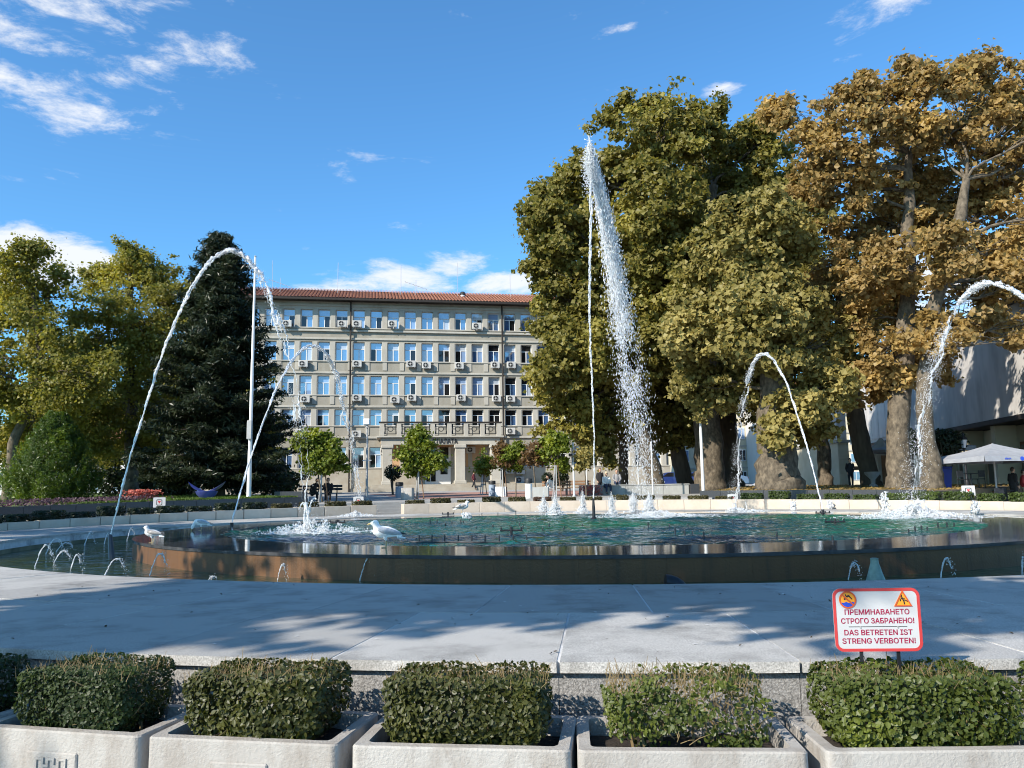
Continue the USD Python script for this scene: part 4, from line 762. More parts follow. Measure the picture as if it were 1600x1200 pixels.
# ------------------------------------------------------------------ trees behind the viewer whose shade falls over the basin
def shade_tree(lab, trunk_ws, h, lobes, seed):
    """Boughs given across (w) and along (s) the direction of the sun."""
    W = lambda w, s_: (.67 * w - .74 * s_, -.74 * w - .67 * s_)
    x, y = W(*trunk_ws); L = [((*W(w, s_), z), r) for w, s_, z, r in lobes]
    tree('shade_tree', lab, 'tree', [((x, y, 0), .4), ((x + .1, y, h * .3), .33), ((x, y + .1, h * .6), .22), ((x, y, h * .85), .1)], L, PL_GREEN, seed, .8, .26, cl_r=.5, per=24, twig_n=4, sub=2)
shade_tree('plane tree beside the viewer on the left, outside the view', (-8.5, 7.5), 11, [(-7.3, 7, 8, 1.7), (-7.3, 4, 8, 1.8), (-7.5, 10, 9.5, 1.7), (-7.2, 1.6, 7.6, 1.5), (-8.7, 5, 9, 2.0), (-8.7, 8.5, 10, 1.8), (-8.9, 2.5, 8, 1.8), (-13.1, 4, 8.5, 1.25), (-13.2, 7, 9.5, 1.2), (-10.3, 4.2, 8.2, .55), (-5.3, 8.5, 9, .5), (-4.9, 6.2, 8.0, .35), (-5.2, 5, 8.2, .45), (-5.6, 2.2, 7.9, .5), (-5.9, 10.4, 8.4, .8), (-6.6, 13, 11, 1.2), (-3.0, 4.3, 7.6, .8), (-2.2, 3.2, 7.6, .6), (-1.3, 2.6, 7.8, .6), (-4.0, 4.2, 7.7, .75), (-4.6, 5.6, 7.8, .6), (-3.6, 2.8, 7.6, .6), (-2.4, 5.2, 8.2, .45), (-.4, 1.6, 7.8, .5), (-5.1, .2, 7.8, 1.2), (-4.2, -1.6, 8.2, 1.2), (-3.0, -3.2, 8.6, 1.0)], 201)
shade_tree('plane tree left of the basin, outside the view', (-23, 6), 12, [(-18.5, 5, 8, 2.0), (-21, 4, 8.5, 2.4), (-24, 5, 9, 2.4), (-23, 8, 10.5, 2.4), (-27, 5, 8.6, 2.4), (-26, 8, 11, 2.4), (-30, 4, 8.6, 2.4), (-20, 8, 10, 2.0)], 203)

# ------------------------------------------------------------------ water jets
wg = np.random.default_rng(77)
OV = np.array([(1, 0, 0), (-1, 0, 0), (0, 1, 0), (0, -1, 0), (0, 0, 1), (0, 0, -1)], float); OF = np.array([(0, 2, 4), (2, 1, 4), (1, 3, 4), (3, 0, 4), (2, 0, 5), (1, 2, 5), (3, 1, 5), (0, 3, 5)])
def drops(m, p, r, stretch=None):
    p = np.asarray(p); n = len(p); sc = np.broadcast_to(r, (n,))[:, None] * wg.uniform(.65, 1.4, (n, 3))
    if stretch is not None: sc[:, 2] *= stretch
    V = p[:, None] + OV[None] * sc[:, None]; F = (np.arange(n)[:, None, None] * len(OV) + OF[None]).reshape(-1, 3); return m.add(V.reshape(-1, 3), F)
def traj(S, L, apex_h, n=90, skew=1.0, wob=.0):
    """A thrown stream from S to L whose top stands apex_h above S; air drag steepens the fall."""
    S, L = np.array(S, float), np.array(L, float); t = np.linspace(0, 1, n); u = 1 - (1 - t) ** skew
    a = apex_h; e = L[2] - S[2]; b = 2 * (a + math.sqrt(max(a * a - a * e, 0))); zc_ = b * t + (e - b) * t * t
    P = S[None] + (L - S)[None] * u[:, None]; P[:, 2] = S[2] + zc_; return P
def rope(m, P, r0, r1, strands=3, seed=0, tw=26):
    """Braided, crinkled water: strands that swell, thin, twist and jitter about the path."""
    g = np.random.default_rng(seed); n0 = len(P); n = n0 * 4; P = np.stack([np.interp(np.linspace(0, n0 - 1, n), np.arange(n0), P[:, a_]) for a_ in range(3)], 1); k = np.linspace(0, 1, n); R = r0 + (r1 - r0) * k
    d = unit(np.gradient(P, axis=0)); a = unit(np.cross(d, [0.3, 1, .1])); b = np.cross(d, a)
    for s in range(strands):
        ph = s * 6.283 / strands + g.random() * 2; w = ph + k * tw * 6.28 / 6 + np.cumsum(g.normal(size=n)) * .16; lump = meshkit.fbm(np.stack([k * n * .16, np.full(n, s * 7.3 + seed), np.zeros(n)], 1), 3, seed)
        rr = R * np.clip(.15 + (lump - .25) * 1.7, .06, 1.1) * g.uniform(.6, 1.25, n); ofs = R * (.35 + .75 * g.random(n)) * (.55 + .9 * k)
        m.tube(P + a * (np.cos(w) * ofs)[:, None] + b * (np.sin(w) * ofs)[:, None], rr, 5, False)
def jet(name, lab, S, L, apex_h, r0, r1, solid, nd_, seed, skew=1.0, spread=.35, group='arching water jets of the fountain', strands=3, foam=0.0, n=120):
    global wg
    wg = np.random.default_rng(seed); nd = nd_ * 5; r0, r1 = r0 * .44, r1 * .44; t = thing(name, lab, 'water jet', S, 0, group); P = traj(S, L, apex_h, n, skew) - np.array(S); m = MB(); ns = int(n * solid)
    rope(m, P[:ns], r0, r1, strands, seed)
    # broken part: strands that wander, tear into lumps and shed drops
    g = np.random.default_rng(seed + 5)
    for b_ in range(3):
        i0 = int(ns * .86); kk = np.arange(i0, n); f_ = (kk - i0) / (n - i0); Q = P[kk].copy(); amp = spread * (.10 + .55 * f_)
        for ax, sc in ((0, 1.0), (1, .8), (2, .5)): Q[:, ax] += (meshkit.fbm(np.stack([kk * .10, np.full(len(kk), seed + b_ * 9.1 + ax * 3.7), np.zeros(len(kk))], 1), 3, seed + b_) - .5) * 2 * amp * sc * np.minimum(1, f_ * 5)
        lump = meshkit.noise(np.stack([kk * .55, np.full(len(kk), b_ * 5.3 + seed), np.zeros(len(kk))], 1), seed + 3 + b_); R_l = r1 * (1.15 - .45 * f_) * np.clip((lump - .30 - .22 * f_) * 2.2, .02, 1.1)
        Q2 = np.stack([np.interp(np.linspace(0, len(kk) - 1, len(kk) * 3), np.arange(len(kk)), Q[:, a_]) for a_ in range(3)], 1) + g.normal(size=(len(kk) * 3, 3)) * r1 * .28; R2 = np.interp(np.linspace(0, len(kk) - 1, len(kk) * 3), np.arange(len(kk)), R_l) * g.uniform(.5, 1.25, len(kk) * 3)
        m.tube(Q2, R2, 6, False)
    nd = int(nd * 1.1); k = wg.random(nd) ** .9 * (1 - solid * .7) + solid * .7; q = np.stack([np.interp(k, np.linspace(0, 1, n), P[:, i]) for i in range(3)], 1); sp = spread * np.clip((k - solid * .6), 0.05, 1) * .42
    cl = meshkit.noise(np.stack([k * 60, np.full(nd, seed * 1.7), np.zeros(nd)], 1), seed); keep = cl > .48; q = q + wg.normal(size=(nd, 3)) * sp[:, None]
    part(t, 'stream', m, SPRAY, True)
    m2 = MB(); drops(m2, q[keep], (r1 * .16 * wg.uniform(.25, 1.2, nd))[keep], 1.3); part(t, 'droplets', m2, SPRAY, kind='stuff')
    return t
def splash(lab, c, r, h, n, seed, jets=5):
    global wg
    wg = np.random.default_rng(seed); t = thing('splash', lab, 'splash', c, 0); m = MB(); n = n * 7; g = wg.random(n) * 6.283; rr = np.abs(wg.normal(size=n)) * r * .55
    z = wg.random(n) ** 1.8 * h * np.exp(-rr / r * 1.3); q = np.stack([np.cos(g) * rr * 1.35, np.sin(g) * rr, z * .75], 1); q = q[meshkit.fbm(q * [3.5, 3.5, 2.0] + seed, 3, seed) > .5]; drops(m, q, wg.uniform(.006, .026, len(q)), .9)
    for _ in range(max(2, jets // 3)):
        a = wg.random() * 6.283; d = np.array([math.cos(a), math.sin(a), 0]); L = traj((0, 0, 0), d * r * wg.uniform(.3, .9), h * wg.uniform(.5, 1.1), 16); L = L[:int(wg.integers(7, 14))] + wg.normal(size=(1, 3)) * [.2, .2, 0]; rope(m, L, .026, .012, 3, int(wg.integers(1e6)), 6)
    part(t, 'droplets', m, SPRAY, kind='stuff')
    k = 40; g = np.arange(k) * 6.283 / k; v = [(0, 0, .05)]; f = []
    for j, q in enumerate((.35, .7, 1.0)): v += [(math.cos(x) * r * 2.3 * q, math.sin(x) * r * 1.9 * q, .05 - .012 * j) for x in g]
    for i in range(k):
        f.append([0, 1 + i, 1 + (i + 1) % k])
        for j in range(2): a, b = 1 + j * k + i, 1 + j * k + (i + 1) % k; f += [[a, a + k, b + k], [a, b + k, b]]
    part(t, 'foam', (np.array(v), np.array(f)), FOAM); return t
ZJ = ZW
S = G(171, 862, ZM) ; S[2] = ZM + .35; A1 = G(488, 833, ZJ)
def apex(px, py, S, L, f=.5):
    q = S * (1 - f) + L * f; Y = q[1]; return at(px, py, Y)[2] - S[2]
jet('water_jet', 'long water jet rising from the left moat across the spruce', S, A1, apex(345, 392, S, A1), .055, .10, .60, 900, 301, 1.15, .5)
part(fo, 'jet_nozzle', MB().tube([G(176, 875, ZM) - [0, 0, .15], S], [.07, .05], 8), METAL)
S = G(362, 822, ZJ); S[2] = ZJ + .1; B1 = G(562, 803, ZJ)
jet('water_jet', 'tall water arc starting beside the flagpole and falling before the courthouse', S, B1, apex(480, 533, S, B1, .45), .065, .13, .66, 900, 302, 1.15, .6)
part(fo, 'jet_nozzle', MB().tube([S - [0, 0, .5], S], [.07, .05], 8), METAL)
S = G(1286, 803, ZJ); S[2] = ZJ + .15; L_ = G(1146, 797, ZJ)
jet('water_jet', 'water arc in front of the thick mottled plane trunk', S, L_, apex(1195, 552, S, L_), .065, .12, .66, 900, 303, 1.1, .55)
part(fo, 'jet_nozzle', MB().tube([S - [0, 0, .35], S], [.07, .05], 8), METAL)
S = G(1800, 833, ZM); S[2] = ZM + .35; L_ = G(1425, 806, ZJ)
jet('water_jet', 'tall water arc falling in front of the cafe from beyond the right edge', S, L_, apex(1560, 440, S, L_), .055, .14, .62, 1500, 304, 1.15, .8)
# the tall middle jet: a thin rising thread and the wide curtain falling downwind
S = G(928, 806, ZJ); S[2] = ZJ + .5; top = at(920, 246, S[1] + .2)
t = thing('tall_water_jet', 'tallest water jet with a wide white curtain drifting right before the green plane tree', 'water jet', S); m = MB()
k = np.linspace(0, 1, 200)[:, None]; P = k * (top - S); P[:, 0] += .05 * np.sin(k[:, 0] * 9); rope(m, P, .026, .04, 4, 5, 60); part(t, 'stream', m, SPRAY, True)
wg = np.random.default_rng(305); n = 46000; u = wg.random(n) ** 1.35; end = G(1012, 800, ZJ); a = top - S; b = end - S
ctr = a[None] + (b - a)[None] * np.stack([u ** .72, u ** .9, u], 1); wid = .08 + .50 * np.sin(np.clip(u, 0, 1) * 2.0) ** .8 * (.75 + .4 * u); q = ctr + np.stack([wg.normal(size=n) * wid * .5 , wg.normal(size=n) * wid * .5, wg.normal(size=n) * .3], 1)
fil = meshkit.fbm(q * [2.2, 2.2, .55], 3, 8); keep = (fil > .40 - .14 * (1 - u)) & (wg.random(n) < np.clip(.75 - .6 * u + .5 * np.exp(-u * 6), .12, 1)); q, u2 = q[keep], u[keep]; m = MB(); drops(m, q, .0115 * wg.uniform(.35, 1.5, len(q)) * (1.2 - .45 * u2), 3.4); part(t, 'droplets', m, SPRAY, kind='stuff')
part(t, 'crest', drops(MB(), a + wg.normal(size=(1300, 3)) * [.12, .12, .45] - [0, 0, .40], .020), SPRAY, kind='stuff')
# low foaming bubblers
bub = [(850, 800, 'leftmost'), (868, 805, 'second'), (911, 802, 'third'), (956, 805, 'fourth'), (990, 801, 'fifth'), (1015, 804, 'rightmost')]
for i, (px, py, w) in enumerate(bub):
    wg = np.random.default_rng(330 + i); p = G(px, py, ZJ); t = thing('bubbler', f'{w} foaming bubbler column, counted left to right, in the middle of the pool', 'water jet', p, 0, 'foaming bubblers in the pool'); m = MB(); n = 2600; z = np.abs(wg.normal(size=n)) ** .8 * .36 * wg.uniform(.9, 1.15)
    r = (.10 + .04 * np.sin(z * 7 + i) + .10 * np.exp(-z * 9)) * np.clip(1.25 - (z / .78) ** 3, .25, 1); g = wg.random(n) * 6.283; rr = r * np.abs(wg.normal(size=n)) * .75 * (.55 + .9 * meshkit.noise(np.stack([z * 9, g * .6, np.full(n, i * 3.1)], 1), i)); drops(m, np.stack([np.cos(g) * rr, np.sin(g) * rr, z], 1), .015 * (1.25 - .6 * z / .8), 1.25); part(t, 'foam_column', m, SPRAY, kind='stuff')
    k = 16; part(t, 'foam', slab_ring(.05, .42, 0, 360, .03, .055, k), FOAM)
splash('big white splash where the left jet falls near the large gull', G(490, 833, ZJ), .62, .75, 1100, 340, 9)
splash('faint splash at the far rim below the small left arc', G(560, 806, ZJ) + [0, -.6, 0], .5, .3, 300, 341, 3)
splash('white splash at the far rim by the thick plane trunk', G(1146, 799, ZJ) + [0, -.8, 0], .6, .35, 700, 342, 4)
splash('wide white splash at the right where the falling arc lands', G(1425, 809, ZJ), .95, .55, 1600, 343, 9)
splash('long foaming patch below the tall middle curtain', G(1030, 807, ZJ), 1.1, .25, 1200, 344, 4)
# small arcs of the moat
ARCS = [(440, 907, 882, 433, 449, 'second small arc from the left along the stained wall'), (577, 908, 870, 562, 591, 'thin small arc below the large gull'), (710, 910, 885, 703, 718, 'small forked arc in front of the dark wall, left of the middle'), (1018, 909, 879, 1020, 1016, 'thin upright trickle left of the pipe bend'), (1335, 906, 880, 1325, 1345, 'small arc just left of the green bronze cone'), (1481, 903, 872, 1470, 1491, 'small arc right of the warning sign'), (1601, 898, 871, 1597, 1606, 'small arc at the right edge'), (185, 899, 873, 164, 198, 'broad small arc at the coping under the left jet'), (247, 900, 865, 234, 262, 'thin arc beside the orange stained wall'), (330, 906, 902, 326, 335, 'tiny bubbling spout at the foot of the left wall'),
        (68, 885, 851, 55, 84, 'left front arc of the cluster in the left moat'), (83, 866, 842, 72, 100, 'rear left arc of the cluster in the left moat'), (98, 880, 861, 84, 112, 'middle arc of the cluster in the left moat'), (119, 892, 867, 110, 128, 'right front arc of the cluster in the left moat'), (104, 862, 848, 88, 116, 'rear right arc of the cluster in the left moat'), (140, 853, 832, 132, 148, 'single arc behind the left jet'), (168, 850, 833, 163, 172, 'faint arc behind the foot of the left jet'), (203, 847, 825, 198, 211, 'tall thin arc left of the standing gull'), (275, 831, 819, 268, 284, 'faint arc between the two left gulls'), (350, 822, 814, 345, 356, 'faint arc at the foot of the flagpole jet')]
for i, (px, py, ya, x0, x1, lab) in enumerate(ARCS):
    a, b = G(x0, py, ZM), G(x1, py - 1, ZM); fz = at((x0 + x1) / 2, ya, (a[1] + b[1]) / 2)[2] - ZM; rr = .0055 + .00038 * a[1]
    wg = np.random.default_rng(400 + i); t = thing('small_arc', lab, 'water jet', a, 0, 'small water arcs in the moat'); m = MB(); P = traj(a, b, fz, 30, 1.1) - a; rope(m, P[:26], rr, rr * 1.2, 2, i, 6); n = 40; k = wg.uniform(.5, 1, n); q = np.stack([np.interp(k, np.linspace(0, 1, 30), P[:, j]) for j in range(3)], 1) + wg.normal(size=(n, 3)) * .022; drops(m, q, rr * .6, 1.4); part(t, 'stream', m, SPRAY, True)
for i, (px, py, hh, lab) in enumerate([(1503, 790, 26, 'small far spout in front of the knobbly trunk'), (1240, 792, 12, 'tiny far spout right of the thick trunk'), (1297, 790, 12, 'tiny far spout at the foot of the right arc'), (1384, 795, 30, 'foaming far spout below the straight plane trunk'), (1525, 797, 18, 'small foaming far spout near the right small sign'), (1434, 792, 16, 'small far spout under the falling right arc'), (730, 806, 8, 'tiny far spout left of the gull on the far rim')]):
    p = G(px, py + 4, ZJ); h = hh * p[1] / FPX; wg = np.random.default_rng(440 + i); z = wg.random(90) * h; m = drops(MB(), np.stack([wg.normal(size=90) * .06, wg.normal(size=90) * .06, z], 1), .04 * (1.2 - .6 * z / h), 1.5); t = thing('far_spout', lab, 'water jet', p, 0, 'small spouts by the far rim'); part(t, 'droplets', m, SPRAY, kind='stuff')

# ------------------------------------------------------------------ gulls
FEATW = M('white_feathers', (0.76, 0.755, 0.74), (0.82, 0.815, 0.80), 30, 0.7); FEATG = M('grey_feathers', (0.36, 0.37, 0.40), (0.47, 0.48, 0.51), 25, 0.7, dirt=(0.18, 0.15, 0.13), dscale=28, damt=.5); FEATB = M('brown_grey_feathers', (0.22, 0.20, 0.19), (0.40, 0.38, 0.36), 45, 0.7); BEAKM = M('beak', (0.45, 0.34, 0.12), (0.5, 0.38, 0.14), 20, .4); LEGY = M('gull_leg', (0.38, 0.28, 0.14), (0.45, 0.33, 0.17), 20, .6)
def sph(p, r, q=14): return Manifold.sphere(r, q).translate(tuple(map(float, p)))
def chain(pts, q=14):
    o = None
    for (a, ra), (b, rb) in zip(pts[:-1], pts[1:]):
        h = Manifold.batch_hull([sph(a, ra, q), sph(b, rb, q)]); o = h if o is None else o + h
    return o
def smoothm(mf, edge, it=8):
    mf = mf.refine_to_length(edge); q = mf.to_mesh(); tm = trimesh.Trimesh(q.vert_properties[:, :3], q.tri_verts, process=True); trimesh.smoothing.filter_taubin(tm, iterations=it); return tm
def gull(lab, pos, L, yaw, young=False, headdown=False, mat_w=None):
    """Local +x is forward; L the body length from breast to tail."""
    t = thing('gull', lab, 'gull', pos, yaw); s = L / .5; S_ = lambda *p: np.array(p) * s
    bz = .235
    body = [(S_(.135, 0, bz + .03), .078 * s), (S_(.08, 0, bz + .015), .095 * s), (S_(-.02, 0, bz + .01), .092 * s), (S_(-.13, 0, bz - .005), .062 * s), (S_(-.23, 0, bz - .03), .03 * s)]
    if headdown: neck = [(S_(.13, 0, bz + .03), .07 * s), (S_(.20, 0, bz - .03), .045 * s), (S_(.235, 0, bz - .10), .043 * s)]; hd = S_(.24, 0, bz - .11); bdir = unit(np.array([.35, 0, -1]))
    else: neck = [(S_(.115, 0, bz + .04), .076 * s), (S_(.155, 0, bz + .10), .055 * s), (S_(.165, 0, bz + .15), .050 * s)]; hd = S_(.17, 0, bz + .155); bdir = unit(np.array([1, 0, -.12]))
    head = [(hd, .051 * s), (hd + bdir * .045 * s, .033 * s)]
    part(t, 'body', smoothm(chain(body) + chain(neck) + chain(head) + chain([(S_(.02, .03, bz - .06), .035 * s), (S_(.0, .035, bz - .11), .016 * s)]) + chain([(S_(.02, -.03, bz - .06), .035 * s), (S_(.0, -.035, bz - .11), .016 * s)]), .02 * s), FEATW if not young else M_YOUNG, True)
    for sd in (-1, 1):
        w = chain([(S_(.09, sd * .055, bz + .045), .045 * s), (S_(.0, sd * .072, bz + .035), .055 * s), (S_(-.12, sd * .055, bz + .01), .042 * s), (S_(-.24, sd * .025, bz - .015), .016 * s)]); part(t, 'wing', smoothm(w, .025 * s, 5), FEATB if young else FEATG, True)
        wt = chain([(S_(-.20, sd * .03, bz - .004), .020 * s), (S_(-.30, sd * .014, bz - .022), .009 * s), (S_(-.335, sd * .008, bz - .03), .004 * s)]); part(t, 'wing_tip', MB().mf(wt), BLACKP, 30)
        part(t, 'leg', MB().tube([S_(.0, sd * .035, bz - .11), S_(-.012, sd * .035, .09), S_(.0, sd * .035, .012)], [.010 * s, .008 * s, .009 * s], 7), LEGY)
        ft = Polygon([(-.012, 0), (.06, -.035), (.07, 0), (.06, .035)]); part(t, 'foot', MB().prism(affinity.translate(affinity.scale(ft, s, s, origin=(0, 0)), 0, sd * .035 * s), .006, frame((0, 0, .002), (1, 0, 0), (0, 1, 0), (0, 0, 1))), LEGY)
        part(t, 'eye', MB().mf(sph(hd + bdir * .018 * s + S_(0, sd * .042, .008), .0075 * s, 8)), BLACKP)
    tl = chain([(S_(-.20, 0, bz - .03), .030 * s), (S_(-.30, 0, bz - .05), .014 * s)]); part(t, 'tail', MB().mf(tl.scale((1, 1.4, .8))), FEATW)
    part(t, 'beak', MB().mf(chain([(hd + bdir * .06 * s, .017 * s), (hd + bdir * .10 * s, .011 * s), (hd + bdir * .125 * s + S_(0, 0, -.008), .005 * s)], 10)), BLACKP if young else BEAKM, 40)
    return t
M_YOUNG = M('mottled_feathers', (0.42, 0.42, 0.43), (0.66, 0.66, 0.67), 60, 0.7)
p = G(603, 856, HP); gull('large grey winged gull standing on the near ledge of the pool', p + [0, 0, .0], .50, 182)
p = G(238, 848, HP); gull('young mottled gull standing at the left end of the ledge', p, .37, 176, True)
p = G(314, 829, HP); gull('gull bending down to the water behind the young gull', p, .42, 200, False, True)
p = G(722, 803, HP); gull('dark backed gull on the far rim right of the steps gap', p, .62, 8, True)

# ------------------------------------------------------------------ people
SKIN = M('skin', (0.40, 0.24, 0.17), (0.46, 0.28, 0.2), 20, .6); HAIRD = M('dark_hair', (0.02, 0.014, 0.01), (0.04, 0.03, 0.02), 40, .6)
CLO = {n: M('cloth_' + n, c, tuple(x * 1.3 for x in c), 12, .9, .3, 60) for n, c in dict(white=(.6, .6, .58), black=(.015, .015, .017), navy=(.02, .03, .06), red=(.30, .03, .03), wine=(.10, .02, .025), grey=(.2, .2, .21), blue=(.08, .12, .22), tan=(.35, .29, .2)).items()}
def person(lab, pos, yaw, pose='stand', top='black', legs='navy', H=1.72, hat=None, hair=True):
    """Faces local -y. Joints in metres for a 1.72 m adult."""
    k = H / 1.72; t = thing('person', lab, 'person', pos, yaw); J = {}
    if pose in ('stand', 'walk'):
        st_ = .20 if pose == 'walk' else .03; hip, ch, nk, hd = (0, 0, .92), (0, -.01, 1.26), (0, -.02, 1.46), (0, -.04, 1.60)
        LG_ = {-1: [(-.09, 0, .90), (-.10, -.03 - st_ * .5, .50), (-.10, -st_, .08)], 1: [(.09, 0, .90), (.10, -.02 + st_ * .3, .50), (.10, st_ * 1.2, .09)]}
        AR = {-1: [(-.19, 0, 1.40), (-.24, .03 + st_ * .4, 1.13), (-.22, -.08 + st_ * .4, .90)], 1: [(.19, 0, 1.40), (.24, .03 - st_ * .4, 1.13), (.22, -.10 - st_ * .4, .92)]}
        if pose == 'stand': AR[1] = [(.19, 0, 1.40), (.24, .02, 1.13), (.12, -.22, 1.12)]
    else:
        lean = .10 if pose == 'sit' else .28; hip, ch, nk, hd = (0, 0, .50), (0, -lean * .5 + .02, .82), (0, -lean + .02, 1.02), (0, -lean - .04, 1.16)
        LG_ = {s: [(s * .09, 0, .48), (s * .12, -.42, .50), (s * .12, -.44 - .05 * s, .08)] for s in (-1, 1)}
        if pose == 'lounge': LG_ = {s: [(s * .09, 0, .48), (s * .10, -.42, .56), (s * .10, -.78, .30)] for s in (-1, 1)}
        AR = {s: [(s * .19, -lean * .8, .97), (s * .25, -lean - .05, .70), (s * .12, -.34, .58)] for s in (-1, 1)}
    q = lambda p: np.array(p, float) * k
    def limb(js, rr): return chain([(q(j), r * k) for j, r in zip(js, rr)], 10)
    shell = lambda g: ([limb([hip, ch, nk], [.135 + g, .145 + g, .055 + g * .5])] + [limb([(s * .10, hip[1], hip[2]), (s * .13, ch[1], ch[2] + .06)], [.10 + g, .09 + g]) for s in (-1, 1)])
    body = shell(0)
    for s in (-1, 1):
        body += [limb(LG_[s], [.085, .058, .042]), limb([LG_[s][2], tuple(np.add(LG_[s][2], (0, -.13, -.05)))], [.045, .032]), limb(AR[s], [.052, .042, .03])]
        w, e = np.array(AR[s][2]), np.array(AR[s][1]); d = unit(w - e); c = np.cross(d, [1, 0, 0]) + 1e-6; c = unit(c); body.append(limb([w, w + d * .07], [.03, .034]))
        for i in range(4): b0 = w + d * .085 + c * (i - 1.5) * .018; body.append(limb([b0, b0 + d * (.06 + .012 * (i in (1, 2))) - np.array([0, 0, .006])], [.0095, .007]))
        body.append(limb([w + d * .03 + c * .03, w + d * .075 + c * .055], [.011, .008]))
    hd_ = np.array(hd); body += [limb([nk, hd], [.055, .06]), limb([hd_ + [0, -.005, .05], hd_ + [0, -.02, -.06]], [.085, .058]), limb([hd_ + [0, -.085, .0], hd_ + [0, -.105, -.02]], [.016, .014])]
    for s in (-1, 1): body.append(limb([hd_ + [s * .082, .01, .0], hd_ + [s * .085, .015, .03]], [.014, .016]))
    part(t, 'body', smoothm(Manifold.batch_boolean(body, manifold3d.OpType.Add), .045, 4), SKIN, True)
    for s in (-1, 1): part(t, 'eye', MB().mf(sph(q(hd_ + [s * .032, -.088, .025]), .011 * k, 8)), BLACKP)
    part(t, 'mouth', MB().box(q(hd_ + [-.025, -.088, -.056]), q(hd_ + [.025, -.080, -.048])), CLO['wine'])
    g = .018; tp_ = shell(g) + [limb(AR[s], [.062, .054, .042]) for s in (-1, 1)]; part(t, 'top', smoothm(Manifold.batch_boolean(tp_, manifold3d.OpType.Add), .06, 3), CLO[top], True)
    lg = [limb([hip, (0, hip[1], hip[2] - .04)], [.16, .15])] + [limb(LG_[s], [.105, .075, .058]) for s in (-1, 1)]; part(t, 'trousers', smoothm(Manifold.batch_boolean(lg, manifold3d.OpType.Add), .06, 3), CLO[legs], True)
    for s in (-1, 1): f = np.array(LG_[s][2]); part(t, 'shoe', MB().mf(limb([f + [0, .03, -.045], f + [0, -.15, -.055]], [.045, .034])), BLACKP)
    part(t, 'cap' if hat else 'hair', MB().mf(limb([hd_ + [0, .015, .075], hd_ + [0, .04, .0]], [.09, .075]) if not hat else limb([hd_ + [0, .0, .085], hd_ + [0, .02, .06]], [.092, .098]) + limb([hd_ + [0, -.09, .075], hd_ + [0, -.14, .065]], [.05, .03]).scale((1, 1, 1))), CLO[hat] if hat else HAIRD, 40)
    return t
def stand(px, Y): return foot(px, Y)

# ------------------------------------------------------------------ plaza furniture and small trees
SUMLEAF = LEAF('small_tree_leaves', [(0, (0.12, 0.15, 0.018)), (.4, (0.30, 0.32, 0.03)), (.8, (0.52, 0.48, 0.05)), (1, (0.66, 0.55, 0.08))], .35, .8, .45, .35)
RUSTLEAF = LEAF('dry_leaves', [(0, (0.12, 0.07, 0.03)), (.6, (0.25, 0.15, 0.06)), (1, (0.34, 0.22, 0.10))], .38, .8, .45, .3)
def small_tree(lab, px, Y, crown, mat, seed, stakes=True, dens=1.0, th=.05, group='young staked trees on the plaza'):
    f = foot(px, Y); lb = lob(Y, crown, .35, seed); c0 = lb[0][0]; zt = min(c[2] for c, r in lb); return tree('young_tree', lab, 'tree', [(f, th), ((f + [c0[0], f[1], zt]) * .5 if False else np.array([f[0] * .5 + c0[0] * .5, f[1], (f[2] + zt) / 2]), th * .85), (np.array([c0[0], f[1], zt]), th * .7), (np.array([c0[0], f[1], c0[2] + .2]), th * .3)], lb, mat, seed, dens, .15, bark=TWIG if not stakes else BARKP, group=group, cl_r=.26, per=20, twig_n=10, flare=1.1, fork=.5)
def stakes(lab, px, Y, h, n=3, sp=.28):
    f = foot(px, Y); t = thing('tree_stake', lab, 'stake', f, 0, 'wooden stakes round the young trees')
    for i in range(n): a = i * 6.283 / n + .4; part(t, 'pole', MB().tube([(math.cos(a) * sp, math.sin(a) * sp, -.05), (math.cos(a) * sp * .35, math.sin(a) * sp * .35, h)], .032, 6), GREYP if i else BROWNW)
small_tree('round young tree with dense green gold crown left of the lamp post', 504, 43.6, [(495, 700, 24), (512, 712, 24), (482, 705, 18), (500, 688, 16), (520, 725, 14), (485, 722, 14)], SUMLEAF, 120, dens=1.4)
small_tree('round young tree with dense crown hiding part of the lettering', 652, 47, [(650, 702, 22), (640, 718, 17), (668, 715, 20), (652, 688, 14), (676, 725, 12), (648, 730, 12)], SUMLEAF, 121, dens=1.4)
small_tree('small thin young tree between the portico columns', 754, 58, [(756, 720, 10), (752, 732, 8), (762, 726, 7)], SUMLEAF, 122, dens=.9, th=.035)
small_tree('bright yellow green young tree right of the portico', 806, 50, [(806, 712, 12), (800, 724, 12), (814, 722, 11), (806, 702, 8)], SUMLEAF, 123, dens=1.3, th=.04)
small_tree('thin rusty young tree beside the white bin', 838, 48, [(832, 716, 12), (845, 712, 11), (838, 702, 10)], RUSTLEAF, 124, dens=.35, th=.045)
small_tree('upright green young tree in front of the plane foliage', 868, 47, [(866, 700, 16), (876, 712, 15), (860, 712, 13), (868, 686, 10), (884, 722, 9)], SUMLEAF, 125, dens=1.4, th=.045)
small_tree('bare pale young tree left of the yellow green one', 788, 50, [(784, 716, 13), (782, 706, 9)], RUSTLEAF, 126, dens=.03, th=.04)
small_tree('slim young tree with gold leaves right of the camera pole', 916, 47, [(914, 712, 11), (922, 722, 9), (910, 725, 8)], PL_GOLD, 127, dens=1.1, th=.04)
for px, Y, h, lab in [(504, 43.5, 1.9, 'tall dark stakes below the round left tree'), (655, 46.8, 1.7, 'dark stakes below the tree hiding the lettering'), (786, 49.8, 1.9, 'leaning pale stakes below the bare tree'), (870, 46.8, 1.8, 'crossed stakes below the upright green tree'), (755, 57.8, 1.4, 'yellowish stakes of the small thin tree')]: stakes(lab, px, Y, h)
